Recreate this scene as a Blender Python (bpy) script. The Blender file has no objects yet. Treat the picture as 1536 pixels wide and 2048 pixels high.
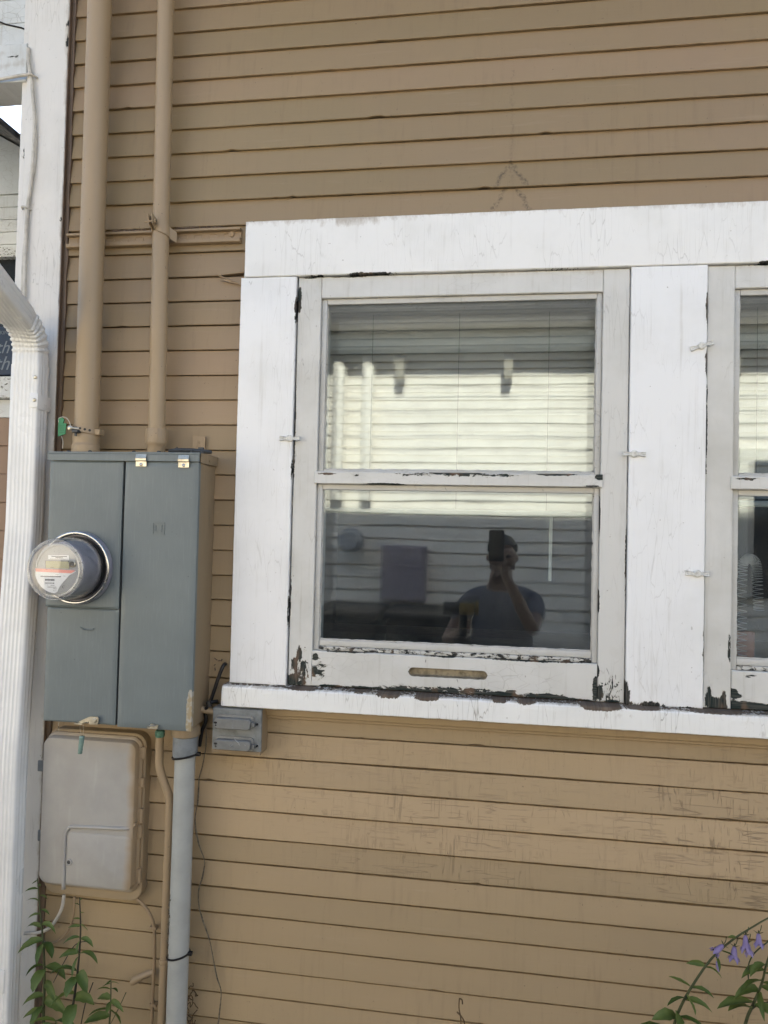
import bpy, bmesh, math, random
from mathutils import Vector, Matrix, noise
S = bpy.context.scene
COL = S.collection
R = math.radians

# ---------------------------------------------------------------- camera
CAM_D, CAM_Z, FPX = 1.8, 1.55, 1480.0
YAW, PITCH, ROLL = -0.1485596, 0.02702042, 0.02339425
def cam_axes():
    cy, sy, cp, sp, cr, sr = math.cos(YAW), math.sin(YAW), math.cos(PITCH), math.sin(PITCH), math.cos(ROLL), math.sin(ROLL)
    w = Vector((sy*cp, cy*cp, sp)); r = Vector((cy, -sy, 0)); u = r.cross(w)
    return cr*r + sr*u, -sr*r + cr*u, w
AR, AU, AW = cam_axes()
cam = bpy.data.cameras.new('camera'); camo = bpy.data.objects.new('camera', cam); COL.objects.link(camo)
camo.matrix_world = Matrix(((AR.x, AU.x, -AW.x, 0), (AR.y, AU.y, -AW.y, -CAM_D), (AR.z, AU.z, -AW.z, CAM_Z), (0, 0, 0, 1)))
cam.sensor_fit = 'VERTICAL'; cam.sensor_height = 36.0; cam.lens = 36.0*FPX/2048.0
cam.clip_start = 0.01; cam.clip_end = 500
S.camera = camo
def at(u, v, y=0.0):
    """a measured point of the photograph, put at its real depth y in front of / behind the wall"""
    d = AR*((u-768)/FPX) - AU*((v-1024)/FPX) + AW
    t = (CAM_D + y)/d.y
    return Vector((d.x*t, y, d.z*t + CAM_Z))

# ---------------------------------------------------------------- light
SUN_EL, SUN_AZ = 35.0, 10.0          # sun behind the house, a little to the right
world = bpy.data.worlds.new('World'); S.world = world; world.use_nodes = True
nt = world.node_tree; bg = nt.nodes['Background']
sky = nt.nodes.new('ShaderNodeTexSky'); sky.sky_type = 'NISHITA'; sky.sun_disc = False
sky.sun_elevation = R(SUN_EL); sky.sun_rotation = R(SUN_AZ); sky.air_density = 1.0; sky.dust_density = 2.0; sky.ozone_density = 1.0
nt.links.new(sky.outputs[0], bg.inputs[0]); bg.inputs[1].default_value = 0.15
sl = bpy.data.lights.new('sun', 'SUN'); sl.energy = 5.0; sl.angle = R(0.5); sl.color = (1.0, 0.92, 0.76)
so = bpy.data.objects.new('sun', sl); COL.objects.link(so); so.location = (2, 12, 12)
so.rotation_euler = (R(90-SUN_EL), 0, R(180-SUN_AZ))
S.view_settings.view_transform = 'Standard'; S.view_settings.look = 'None'; S.view_settings.gamma = 1.0
S.view_settings.exposure = 1.74
S.render.engine = 'CYCLES'
S.cycles.max_bounces = 10; S.cycles.diffuse_bounces = 5; S.cycles.glossy_bounces = 4
S.cycles.transparent_max_bounces = 16; S.cycles.caustics_reflective = False; S.cycles.caustics_refractive = False

# ---------------------------------------------------------------- node helpers
class NT:
    def __init__(s, name):
        m = bpy.data.materials.new(name); m.use_nodes = True; s.m = m; s.t = m.node_tree
        s.b = s.t.nodes['Principled BSDF']; s.out = s.t.nodes['Material Output']
    def n(s, typ, **kw):
        x = s.t.nodes.new(typ)
        for k, v in kw.items(): setattr(x, k, v)
        return x
    def l(s, a, b): s.t.links.new(a, b)
    def put(s, sock, v):
        if isinstance(v, bpy.types.NodeSocket): s.l(v, sock)
        else: sock.default_value = v
    def pos(s, scale=(1, 1, 1), off=(0, 0, 0)):
        g = s.n('ShaderNodeNewGeometry'); m = s.n('ShaderNodeMapping'); m.inputs['Scale'].default_value = scale; m.inputs['Location'].default_value = off
        s.l(g.outputs['Position'], m.inputs[0]); return m.outputs[0]
    def noise(s, vec, scale, detail=3, rough=0.5, dist=0.0):
        x = s.n('ShaderNodeTexNoise'); s.l(vec, x.inputs['Vector']); x.inputs['Scale'].default_value = scale
        x.inputs['Detail'].default_value = detail; x.inputs['Roughness'].default_value = rough; x.inputs['Distortion'].default_value = dist
        return x.outputs[0]
    def math(s, op, a, b=0.0, c=0.0, clamp=False):
        x = s.n('ShaderNodeMath', operation=op, use_clamp=clamp)
        s.put(x.inputs[0], a); s.put(x.inputs[1], b); s.put(x.inputs[2], c); return x.outputs[0]
    def rng(s, v, a, b, c=0.0, d=1.0):
        x = s.n('ShaderNodeMapRange'); s.put(x.inputs[0], v)
        for i, q in enumerate((a, b, c, d)): s.put(x.inputs[i+1], q)
        return x.outputs[0]
    def mix(s, f, a, b, mode='MIX'):
        x = s.n('ShaderNodeMix', data_type='RGBA', blend_type=mode); s.put(x.inputs[0], f)
        for i, q in ((6, a), (7, b)):
            if isinstance(q, bpy.types.NodeSocket): s.l(q, x.inputs[i])
            else: x.inputs[i].default_value = (q[0], q[1], q[2], 1)
        return x.outputs[2]
    def attr(s, name):
        x = s.n('ShaderNodeAttribute'); x.attribute_name = name; return x.outputs['Fac']
    def bump(s, h, dist, strength=1.0, prev=None):
        x = s.n('ShaderNodeBump'); x.inputs['Strength'].default_value = strength; x.inputs['Distance'].default_value = dist
        s.put(x.inputs['Height'], h)
        if prev: s.l(prev, x.inputs['Normal'])
        return x.outputs[0]
    def xyz(s):
        g = s.n('ShaderNodeNewGeometry'); q = s.n('ShaderNodeSeparateXYZ'); s.l(g.outputs['Position'], q.inputs[0]); return q.outputs
    def fin(s, col=None, rough=None, normal=None, metal=None, spec=None):
        for k, v in (('Base Color', col), ('Roughness', rough), ('Normal', normal), ('Metallic', metal), ('Specular IOR Level', spec)):
            if v is None: continue
            if k == 'Base Color' and not isinstance(v, bpy.types.NodeSocket): v = (v[0], v[1], v[2], 1)
            s.put(s.b.inputs[k], v)
        return s.m

def crack_height(n, sx, sz, width=0.035, seed=0.0):
    """fine rectangular paint checking: 0 in a crack, 1 on the paint"""
    p = n.pos((sx, 1, sz), (seed, 0, seed*1.7))
    w = n.n('ShaderNodeTexNoise'); n.l(p, w.inputs['Vector']); w.inputs['Scale'].default_value = 1.6; w.inputs['Detail'].default_value = 2
    wv = n.n('ShaderNodeVectorMath', operation='MULTIPLY_ADD'); n.l(w.outputs[1], wv.inputs[0]); wv.inputs[1].default_value = (0.25, 0, 0.35); n.l(p, wv.inputs[2])
    v = n.n('ShaderNodeTexVoronoi', feature='DISTANCE_TO_EDGE'); n.l(wv.outputs[0], v.inputs['Vector']); v.inputs['Scale'].default_value = 1.0
    return n.rng(v.outputs['Distance'], 0.0, width)

def mat_siding():
    n = NT('tan_siding_paint')
    x = n.xyz()
    big = n.noise(n.pos((0.9, 1, 1.1)), 1.0, 3, 0.55)
    tone = n.attr('tone')
    a, b = (0.268, 0.201, 0.113), (0.274, 0.192, 0.125)
    f = n.math('ADD', n.rng(big, 0.35, 0.68), n.math('MULTIPLY', tone, 0.45))
    col = n.mix(n.math('MULTIPLY', f, 0.8, clamp=True), a, b)
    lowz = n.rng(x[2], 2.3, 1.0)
    col = n.mix(n.math('MULTIPLY', lowz, 0.7), col, (0.352, 0.268, 0.162))  # paler lower boards: bleached paint, and making up for weaker light below
    val = n.rng(tone, -1, 2, 0.90, 1.28)
    cv = n.n('ShaderNodeCombineColor'); [n.l(val, cv.inputs[i]) for i in range(3)]
    col = n.mix(1.0, col, cv.outputs[0], 'MULTIPLY')
    # grime: vertical dribbles and blotches
    st = n.noise(n.pos((55, 1, 5)), 1.0, 4, 0.6)
    blot = n.noise(n.pos((2.5, 1, 2.5)), 2.0, 4, 0.6)
    g1 = n.math('MULTIPLY', n.rng(st, 0.52, 0.75), n.rng(blot, 0.42, 0.65))
    col = n.mix(n.math('MULTIPLY', g1, 0.42), col, (0.155, 0.11, 0.072))
    lt = n.noise(n.pos((3, 1, 40)), 1.5, 4, 0.65)
    col = n.mix(n.math('MULTIPLY', n.rng(lt, 0.60, 0.78), 0.22), col, (0.43, 0.335, 0.25))
    specks = n.noise(n.pos((1, 1, 1)), 130.0, 2, 0.5)
    col = n.mix(n.math('MULTIPLY', n.rng(specks, 0.72, 0.78), 0.5), col, (0.10, 0.072, 0.05))
    # checking
    ck = n.attr('crack')
    def hair(sc, w, off, lo, hi):
        q = n.noise(n.pos(sc, off), 1.0, 2, 0.45); r = n.rng(n.math('ABSOLUTE', n.math('SUBTRACT', q, 0.5)), w, w*0.25)
        return n.math('MULTIPLY', r, n.rng(n.noise(n.pos((16, 1, 24), off), 1.0, 3, 0.6), lo, hi))
    v1 = hair((62, 1, 5), 0.016, (1, 0, 4), 0.46, 0.56); v2 = hair((26, 1, 3), 0.007, (7, 0, 2), 0.50, 0.60); h1 = hair((5, 1, 75), 0.020, (3, 0, 9), 0.44, 0.54)
    ckl = n.math('MULTIPLY', n.math('MAXIMUM', v1, h1), ck)
    ckl = n.math('MAXIMUM', ckl, n.math('MULTIPLY', v2, n.math('ADD', n.math('MULTIPLY', ck, 0.9), 0.12)))
    hh = n.math('SUBTRACT', 1.0, ckl)
    col = n.mix(n.math('MULTIPLY', ckl, 0.44), col, (0.085, 0.06, 0.04))
    # the bell-shaped water stain above the window
    dx = n.math('ABSOLUTE', n.math('SUBTRACT', x[0], n.math('ADD', 0.023, n.math('MULTIPLY', n.math('SUBTRACT', n.noise(n.pos((1, 1, 1)), 45, 3), 0.5), 0.03))))
    hz = n.math('SUBTRACT', 2.455, x[2])
    saw = n.math('MODULO', n.math('ADD', n.math('SUBTRACT', 2.455, x[2]), 0.0), 0.0641)
    w = n.math('ADD', n.math('MULTIPLY', saw, 0.42), n.math('MULTIPLY', hz, 0.16))
    band = n.rng(n.math('ABSOLUTE', n.math('SUBTRACT', dx, w)), 0.009, 0.001)
    inz = n.math('MULTIPLY', n.math('GREATER_THAN', hz, 0.0), n.math('LESS_THAN', hz, 0.14))
    sp = n.rng(n.noise(n.pos((1, 1, 1)), 160, 3, 0.7), 0.40, 0.6)
    s1 = n.math('MULTIPLY', n.math('MULTIPLY', band, inz), sp)
    lin = n.math('MULTIPLY', n.rng(dx, 0.006, 0.001), n.math('MULTIPLY', n.math('GREATER_THAN', x[2], 2.40), n.math('LESS_THAN', x[2], 2.68)))
    s2 = n.math('MULTIPLY', n.math('MULTIPLY', lin, 0.3), sp)
    col = n.mix(n.math('MULTIPLY', n.math('ADD', s1, s2, clamp=True), 0.85), col, (0.10, 0.075, 0.05))
    br = n.noise(n.pos((6, 1, 170)), 1.0, 5, 0.6)
    h = n.math('ADD', n.math('MULTIPLY', br, 0.5), n.math('MULTIPLY', n.noise(n.pos((1, 1, 1)), 60, 4, 0.6), 0.25))
    nb = n.bump(h, 0.0009, 0.5); nb = n.bump(hh, 0.0012, 0.8, nb)
    return n.fin(col, n.rng(blot, 0.3, 0.7, 0.42, 0.6), nb, spec=0.35)

def mat_tan(name, c=(0.295, 0.215, 0.130), var=0.12, rough=0.48):
    n = NT(name)
    b = n.noise(n.pos((4, 4, 1.5)), 2.0, 4, 0.6)
    col = n.mix(n.math('MULTIPLY', n.rng(b, 0.4, 0.7), var*3), c, (c[0]*0.78, c[1]*0.76, c[2]*0.76))
    s = n.noise(n.pos((1, 1, 1)), 110, 2)
    col = n.mix(n.math('MULTIPLY', n.rng(s, 0.72, 0.76), 0.55), col, (0.09, 0.065, 0.045))
    st = n.noise(n.pos((70, 70, 2.5)), 1.0, 3)
    col = n.mix(n.math('MULTIPLY', n.rng(st, 0.58, 0.75), 0.16), col, (0.42, 0.32, 0.24))
    return n.fin(col, rough, n.bump(n.noise(n.pos((1, 1, 1)), 90, 4, 0.6), 0.0006, 0.35), spec=0.4)

def mat_white(name, c=(0.80, 0.81, 0.81), grain='v', wood=(0.018, 0.021, 0.02), wood2=(0.115, 0.075, 0.05), dirt=0.22, check=0.35, yellow=(0.62, 0.58, 0.46)):
    n = NT(name)
    sc = (90, 1, 5) if grain == 'v' else (5, 1, 90)
    gr = n.noise(n.pos(sc), 1.0, 4, 0.6)
    blot = n.noise(n.pos((1, 1, 1)), 5.0, 5, 0.6)
    col = n.mix(n.math('MULTIPLY', n.rng(blot, 0.48, 0.72), dirt), c, (c[0]*0.74, c[1]*0.735, c[2]*0.70))
    drb = n.noise(n.pos((80, 80, 3)), 1.0, 4, 0.65)
    col = n.mix(n.math('MULTIPLY', n.math('MULTIPLY', n.rng(drb, 0.57, 0.74), n.rng(blot, 0.4, 0.6)), dirt*0.9), col, (0.36, 0.34, 0.29))
    sp = n.noise(n.pos((1, 1, 1)), 95, 3, 0.55)
    col = n.mix(n.math('MULTIPLY', n.rng(sp, 0.715, 0.76), 0.6), col, (0.22, 0.20, 0.17))
    # scuffs
    sf = n.noise(n.pos((38, 1, 16)), 1.0, 2, 0.5, 2.2)
    col = n.mix(n.math('MULTIPLY', n.rng(sf, 0.755, 0.79), dirt*1.6), col, (0.25, 0.25, 0.24))
    # dirt caught at edges (attribute) and hairline checks
    dr = n.attr('dirt'); dn = n.noise(n.pos((60, 1, 25)), 1.0, 5, 0.7)
    col = n.mix(n.math('MULTIPLY', n.rng(n.math('ADD', dr, n.math('SUBTRACT', dn, 0.5)), 0.38, 0.75), 0.62), col, (0.30, 0.24, 0.17))
    ckh = crack_height(n, 75 if grain == 'v' else 28, 9 if grain == 'v' else 60, 0.022, 1.3)
    msk = n.math('MULTIPLY', n.rng(n.noise(n.pos((7, 1, 7)), 1.0, 3), 0.46, 0.62), check)
    ch = n.math('MULTIPLY', n.math('SUBTRACT', 1.0, ckh), msk)
    col = n.mix(n.math('MULTIPLY', ch, 0.8), col, (0.25, 0.235, 0.21))
    # peeling
    we = n.attr('wear')
    pv = n.pos((130, 60, 52) if grain == 'v' else (58, 60, 135))
    pn = n.noise(pv, 1.0, 8, 0.70, 0.8)
    e = n.math('SUBTRACT', n.math('MULTIPLY', we, 0.85), n.math('SUBTRACT', pn, 0.12))
    peel = n.rng(e, -0.008, 0.008)
    rim = n.math('MULTIPLY', n.rng(e, -0.07, -0.008), n.math('SUBTRACT', 1.0, peel))
    col = n.mix(n.math('MULTIPLY', rim, 0.35), col, yellow)
    wd = n.noise(n.pos((26, 1, 12), (3, 0, 0)), 1.0, 3)
    fib = n.noise(n.pos((400, 1, 14) if grain == 'v' else (14, 1, 400)), 1.0, 3)
    wc = n.mix(n.rng(wd, 0.53, 0.64), wood, wood2)
    wc = n.mix(n.math('MULTIPLY', n.rng(fib, 0.45, 0.65), 0.45), wc, (0.17, 0.15, 0.13))
    col = n.mix(peel, col, wc)
    h = n.math('ADD', n.math('MULTIPLY', gr, 0.6), n.math('MULTIPLY', n.noise(n.pos((1, 1, 1)), 45, 4, 0.6), 0.5))
    nb = n.bump(h, 0.0007, 0.45)
    nb = n.bump(n.math('SUBTRACT', n.math('SUBTRACT', 1.0, peel), n.math('MULTIPLY', ch, 0.5)), 0.0016, 0.9, nb)
    return n.fin(col, n.rng(peel, 0, 1, 0.42, 0.85), nb, spec=0.35)

def mat_plain(name, c, rough=0.5, metal=0.0, var=0.15, bump=0.0004, scale=40, spec=0.4):
    n = NT(name)
    b = n.noise(n.pos((1, 1, 1)), scale, 4, 0.6)
    d = tuple(q*(1-var*1.6) for q in c)
    col = n.mix(n.rng(b, 0.42, 0.72), c, d)
    return n.fin(col, n.rng(b, 0.3, 0.7, max(rough-0.07, 0.02), rough+0.07), n.bump(b, bump, 0.4), metal, spec)

def mat_greybox():
    n = NT('grey_enamel')
    st = n.noise(n.pos((240, 60, 16)), 1.0, 4, 0.6); b = n.noise(n.pos((1, 1, 1)), 6, 4, 0.6)
    col = n.mix(n.rng(b, 0.35, 0.7), (0.148, 0.178, 0.185), (0.126, 0.152, 0.160))
    col = n.mix(n.math('MULTIPLY', n.rng(st, 0.52, 0.8), 0.35), col, (0.215, 0.245, 0.25))
    sc = n.noise(n.pos((55, 1, 55)), 1.0, 2, 0.5, 3.0)
    col = n.mix(n.math('MULTIPLY', n.rng(sc, 0.76, 0.79), 0.35), col, (0.30, 0.32, 0.33))
    dk = n.noise(n.pos((1, 1, 1)), 70, 2)
    col = n.mix(n.math('MULTIPLY', n.rng(dk, 0.73, 0.77), 0.5), col, (0.06, 0.07, 0.075))
    pn = n.noise(n.pos((80, 1, 22)), 1.0, 5, 0.65)
    e = n.math('SUBTRACT', n.math('MULTIPLY', n.attr('wear'), 0.85), n.math('SUBTRACT', pn, 0.12))
    p = n.rng(e, -0.01, 0.01)
    col = n.mix(p, col, n.mix(n.rng(dk, 0.45, 0.6), (0.33, 0.27, 0.17), (0.42, 0.40, 0.36)))
    return n.fin(col, n.rng(b, 0.3, 0.7, 0.36, 0.48), n.bump(n.math('ADD', st, n.math('MULTIPLY', p, 0.5)), 0.0003, 0.35), spec=0.45)

def mat_overspray():
    """grey plastic cover with tan paint overspray on its hinge side and rim"""
    n = NT('oversprayed_plastic'); x = n.xyz()
    b = n.noise(n.pos((1, 1, 1)), 14, 4, 0.6)
    col = n.mix(n.rng(b, 0.4, 0.7), (0.355, 0.345, 0.325), (0.315, 0.305, 0.288))
    sm = n.noise(n.pos((60, 1, 8)), 1.0, 4)
    col = n.mix(n.math('MULTIPLY', n.rng(sm, 0.58, 0.75), 0.25), col, (0.47, 0.46, 0.44))
    wob = n.math('MULTIPLY', n.math('SUBTRACT', n.noise(n.pos((1, 1, 6)), 2.0, 3), 0.5), 0.035)
    e = n.rng(n.math('ADD', x[0], wob), -0.890, -0.870)
    e2 = n.math('MULTIPLY', n.rng(n.math('ADD', x[2], wob), 0.985, 1.02), n.rng(n.noise(n.pos((6, 1, 6)), 1.0, 2), 0.35, 0.65))
    e3 = n.rng(x[1], -0.0505, -0.0440)
    m = n.math('MAXIMUM', n.math('MAXIMUM', e, n.math('MULTIPLY', e2, 0.55)), n.math('MULTIPLY', e3, 0.5))
    col = n.mix(m, col, n.mix(n.rng(e, 0.0, 0.9), (0.40, 0.295, 0.175), (0.290, 0.218, 0.138)))
    return n.fin(col, 0.5, n.bump(b, 0.0004, 0.3), spec=0.4)

def mat_glass(name, wav=0.0, tint=(0.965, 0.975, 0.975), ior=1.85, refl=(0.68, 0.765, 0.83, 1)):
    n = NT(name); n.t.nodes.remove(n.b)
    tr = n.n('ShaderNodeBsdfTransparent'); tr.inputs[0].default_value = (*tint, 1)
    gl = n.n('ShaderNodeBsdfGlossy'); gl.inputs['Roughness'].default_value = 0.018 if wav else 0.0
    fr = n.n('ShaderNodeFresnel'); gb = n.n('ShaderNodeNewGeometry')
    n.l(n.rng(gb.outputs['Backfacing'], 0.0, 1.0, ior, 1.0/ior), fr.inputs[0]); gl.inputs[0].default_value = refl
    if wav:
        h = n.math('ADD', n.noise(n.pos((1.2, 1, 11)), 1.6, 2, 0.5), n.math('MULTIPLY', n.noise(n.pos((9, 1, 26)), 1.0, 2), 0.16))
        nb = n.bump(h, wav, 1.0); n.l(nb, gl.inputs['Normal'])
    mx = n.n('ShaderNodeMixShader'); n.l(fr.outputs[0], mx.inputs[0]); n.l(tr.outputs[0], mx.inputs[1]); n.l(gl.outputs[0], mx.inputs[2])
    # a thin film of dust on the outside
    df = n.n('ShaderNodeBsdfDiffuse'); df.inputs[0].default_value = (0.55, 0.55, 0.52, 1)
    m2 = n.n('ShaderNodeMixShader')
    d = n.noise(n.pos((1, 1, 1)), 7, 5, 0.7); dot = n.noise(n.pos((1, 1, 1)), 190, 1)
    f = n.math('ADD', n.rng(d, 0.35, 0.8, 0.0, 0.03), n.math('MULTIPLY', n.rng(dot, 0.76, 0.79), 0.25))
    n.l(f, m2.inputs[0]); n.l(mx.outputs[0], m2.inputs[1]); n.l(df.outputs[0], m2.inputs[2])
    n.l(m2.outputs[0], n.out.inputs[0]); return n.m

def mat_leaf(name, a, b):
    n = NT(name)
    q = n.noise(n.pos((1, 1, 1)), 28, 4, 0.6)
    t = n.attr('tone')
    col = n.mix(n.math('ADD', n.rng(q, 0.35, 0.7, 0, 0.6), n.math('MULTIPLY', t, 0.5), clamp=True), a, b)
    m = n.fin(col, 0.5, n.bump(q, 0.001, 0.4), spec=0.35)
    tl = n.n('ShaderNodeBsdfTranslucent'); n.l(col, tl.inputs[0]); ms = n.n('ShaderNodeMixShader'); ms.inputs[0].default_value = 0.25
    n.l(n.b.outputs[0], ms.inputs[1]); n.l(tl.outputs[0], ms.inputs[2]); n.l(ms.outputs[0], n.out.inputs[0])
    return m

M = dict(
    siding=mat_siding(),
    tan=mat_tan('tan_painted_metal'), tan_dark=mat_tan('brown_painted_edge', (0.155, 0.112, 0.080), 0.2),
    tan_pipe=mat_tan('tan_painted_pipe', (0.335, 0.250, 0.155), 0.06, 0.42),
    tan_cab=mat_tan('tan_painted_cabinet', (0.250, 0.189, 0.118), 0.14, 0.5),
    white_v=mat_white('white_trim_vertical', (0.79, 0.80, 0.81), 'v', dirt=0.30, check=0.35),
    white_h=mat_white('white_trim_horizontal', (0.79, 0.79, 0.775), 'v', dirt=0.36, check=0.45),
    white_sill=mat_white('white_sill', (0.80, 0.81, 0.80), 'v', wood=(0.10, 0.075, 0.055), wood2=(0.16, 0.12, 0.09), dirt=0.2, check=1.0),
    storm_v=mat_white('storm_frame_stile', (0.60, 0.60, 0.58), 'v', wood=(0.012, 0.022, 0.021), dirt=0.6, check=0.45),
    storm_h=mat_white('storm_frame_rail', (0.61, 0.61, 0.59), 'h', wood=(0.012, 0.022, 0.021), dirt=0.6, check=0.45),
    bead=mat_white('glazing_bead', (0.52, 0.52, 0.50), 'h', dirt=0.6, check=0.6),
    corner=mat_white('corner_board_paint', (0.66, 0.645, 0.615), 'v', dirt=0.4, check=0.5),
    porch=mat_white('porch_paint', (0.60, 0.62, 0.62), 'h', dirt=0.55, check=0.8),
    slot=mat_plain('worn_slot_wood', (0.30, 0.265, 0.20), 0.8, var=0.4, scale=70),
    dark=mat_plain('dark_gap', (0.020, 0.017, 0.015), 0.9),
    room=mat_plain('room_wall', (0.028, 0.034, 0.038), 0.85, scale=3),
    greybox=mat_greybox(), spray=mat_overspray(),
    tancov=mat_tan('tan_utility_base', (0.320, 0.252, 0.165), 0.12),
    glass=mat_glass('old_window_glass', 0.00009), clear=mat_glass('clear_cover', 0.0, (0.985, 0.987, 0.99), 1.5, (1, 1, 1, 1)),
    pglass=mat_plain('dark_porch_glass', (0.02, 0.025, 0.03), 0.08, var=0.2, bump=0.0),
    zinc=mat_plain('zinc_plated_steel', (0.62, 0.57, 0.46), 0.32, 0.9, 0.3),
    steel=mat_plain('stainless_ring', (0.55, 0.55, 0.53), 0.24, 1.0, 0.1),
    cast=mat_plain('painted_cast_button', (0.70, 0.70, 0.67), 0.45, 0.0, 0.25, 0.0006, 130),
    pvc=mat_plain('grey_pvc', (0.37, 0.385, 0.375), 0.38, 0.0, 0.10, 0.0004, 14),
    pvc_dk=mat_plain('grey_pvc_coupling', (0.20, 0.22, 0.235), 0.42, 0.0, 0.2),
    alu=mat_plain('white_aluminium', (0.74, 0.75, 0.75), 0.32, 0.0, 0.07, 0.0003, 9, 0.5),
    outlet=mat_plain('grey_cast_box', (0.205, 0.22, 0.222), 0.45, 0.0, 0.25, 0.0006, 60),
    lid=mat_plain('grey_lid', (0.185, 0.19, 0.185), 0.42, 0.0, 0.15),
    black=mat_plain('black_plastic', (0.012, 0.012, 0.013), 0.45, 0.0, 0.2),
    blackcov=mat_plain('dark_steel', (0.055, 0.06, 0.065), 0.5, 0.2, 0.3),
    meterbody=mat_plain('meter_body_plastic', (0.25, 0.245, 0.285), 0.35, 0.0, 0.1),
    meterface=mat_plain('meter_face_plastic', (0.36, 0.365, 0.365), 0.4, 0.0, 0.06),
    paper=mat_plain('label_white', (0.78, 0.79, 0.79), 0.45, 0.0, 0.03, 0.0),
    salmon=mat_plain('label_salmon', (0.80, 0.30, 0.24), 0.45, 0.0, 0.04, 0.0),
    lcd=mat_plain('lcd_screen', (0.40, 0.38, 0.22), 0.2, 0.0, 0.06, 0.0),
    ink=mat_plain('label_ink', (0.06, 0.06, 0.07), 0.6, 0.0, 0.1, 0.0),
    inkgrey=mat_plain('label_ink_grey', (0.24, 0.24, 0.25), 0.6, 0.0, 0.1, 0.0),
    green=mat_plain('green_tag', (0.012, 0.20, 0.085), 0.42, 0.0, 0.15),
    verdigris=mat_plain('verdigris', (0.10, 0.24, 0.19), 0.7, 0.0, 0.5, 0.001, 120),
    sealgreen=mat_plain('seal_barrel', (0.20, 0.30, 0.26), 0.25, 0.0, 0.2),
    blind=mat_plain('blind_slat', (0.475, 0.465, 0.43), 0.45, 0.0, 0.04, 0.0, 3),
    cord=mat_plain('blind_cord', (0.10, 0.11, 0.11), 0.8), wand=mat_plain('blind_wand', (0.75, 0.80, 0.76), 0.3, 0.0, 0.03, 0.0),
    cable=mat_plain('cream_cable', (0.56, 0.53, 0.47), 0.45, 0.0, 0.2), wire=mat_plain('dull_wire', (0.20, 0.17, 0.125), 0.4, 0.3, 0.5, 0.0006, 160),
    leaf=mat_leaf('leaf', (0.068, 0.112, 0.024), (0.155, 0.205, 0.058)), stem=mat_plain('stem', (0.060, 0.075, 0.03), 0.6, 0.0, 0.4),
    stemdark=mat_plain('stem_dark', (0.035, 0.032, 0.022), 0.6, 0.0, 0.4),
    petal=mat_leaf('petal', (0.25, 0.20, 0.40), (0.37, 0.31, 0.52)), dry=mat_plain('dry_stalk', (0.12, 0.075, 0.035), 0.8, 0.0, 0.4),
    brownside=mat_tan('brown_porch_siding', (0.265, 0.17, 0.11), 0.25),
    blue=mat_plain('blue_sign', (0.010, 0.028, 0.065), 0.35, 0.0, 0.2), signwhite=mat_plain('sign_lettering', (0.16, 0.19, 0.23), 0.5, 0.0, 0.05, 0.0),
    shingle=mat_plain('roof_shingle', (0.13, 0.12, 0.11), 0.9, 0.0, 0.45, 0.004, 30),
    beige=mat_plain('cream_siding_paint', (0.76, 0.705, 0.60), 0.6, 0.0, 0.08, 0.0004, 12),
    cream=mat_plain('cream_trim', (0.70, 0.66, 0.56), 0.55, 0.0, 0.06),
    bluegrey=mat_plain('blue_grey_eave', (0.055, 0.062, 0.065), 0.6, 0.0, 0.1),
    ground=mat_plain('gravel_path', (0.20, 0.19, 0.165), 0.9, 0.0, 0.35, 0.01, 25),
    skin=mat_plain('skin', (0.23, 0.13, 0.095), 0.5, 0.0, 0.12), hair=mat_plain('hair', (0.018, 0.014, 0.012), 0.6, 0.0, 0.4, 0.004, 90),
    shirt=mat_plain('grey_tshirt', (0.15, 0.15, 0.17), 0.85, 0.0, 0.15), jeans=mat_plain('dark_trousers', (0.035, 0.04, 0.06), 0.85, 0.0, 0.2),
    yellow=mat_plain('yellow_plastic', (0.26, 0.16, 0.015), 0.4, 0.0, 0.1), terracotta=mat_plain('terracotta_card', (0.30, 0.10, 0.06), 0.7, 0.0, 0.1),
    springm=mat_plain('white_coil', (0.62, 0.64, 0.64), 0.35, 0.0, 0.05), wood=mat_plain('desk_wood', (0.035, 0.026, 0.02), 0.5, 0.0, 0.3),
)

# ---------------------------------------------------------------- object helpers
ORG = {}
def tag(o, label=None, cat=None, group=None, kind=None):
    if label: o['label'] = label
    if cat: o['category'] = cat
    if group: o['group'] = group
    if kind: o['kind'] = kind
    return o
def thing(name, loc, label, cat, group=None):
    o = bpy.data.objects.new(name, None); COL.objects.link(o); o.location = loc; o.empty_display_size = 0.05
    ORG[o.name] = Vector(loc); return tag(o, label, cat, group)
def obj(name, bm, mat, parent=None, smooth=False, attrs=None):
    me = bpy.data.meshes.new(name)
    bmesh.ops.recalc_face_normals(bm, faces=bm.faces)
    if parent is not None: org = ORG[parent.name]
    else:
        vs = [v.co for v in bm.verts]
        org = Vector((sum(v.x for v in vs)/len(vs), sum(v.y for v in vs)/len(vs), min(v.z for v in vs)))
    for v in bm.verts: v.co -= org
    bm.to_mesh(me); bm.free()
    if attrs:
        for k, vals in attrs.items():
            a = me.attributes.new(k, 'FLOAT', 'POINT'); a.data.foreach_set('value', vals)
    mats = mat if isinstance(mat, (list, tuple)) else [mat]
    for m in mats: me.materials.append(m)
    if smooth:
        me.polygons.foreach_set('use_smooth', [True]*len(me.polygons))
        if smooth is not True: me.set_sharp_from_angle(angle=R(smooth))
    o = bpy.data.objects.new(name, me); COL.objects.link(o)
    ORG[o.name] = org
    if parent is None: o.location = org
    else: o.parent = parent
    return o
def top(name, bm, mat, label, cat, group=None, smooth=False, attrs=None, kind=None):
    return tag(obj(name, bm, mat, None, smooth, attrs), label, cat, group, kind)

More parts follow.
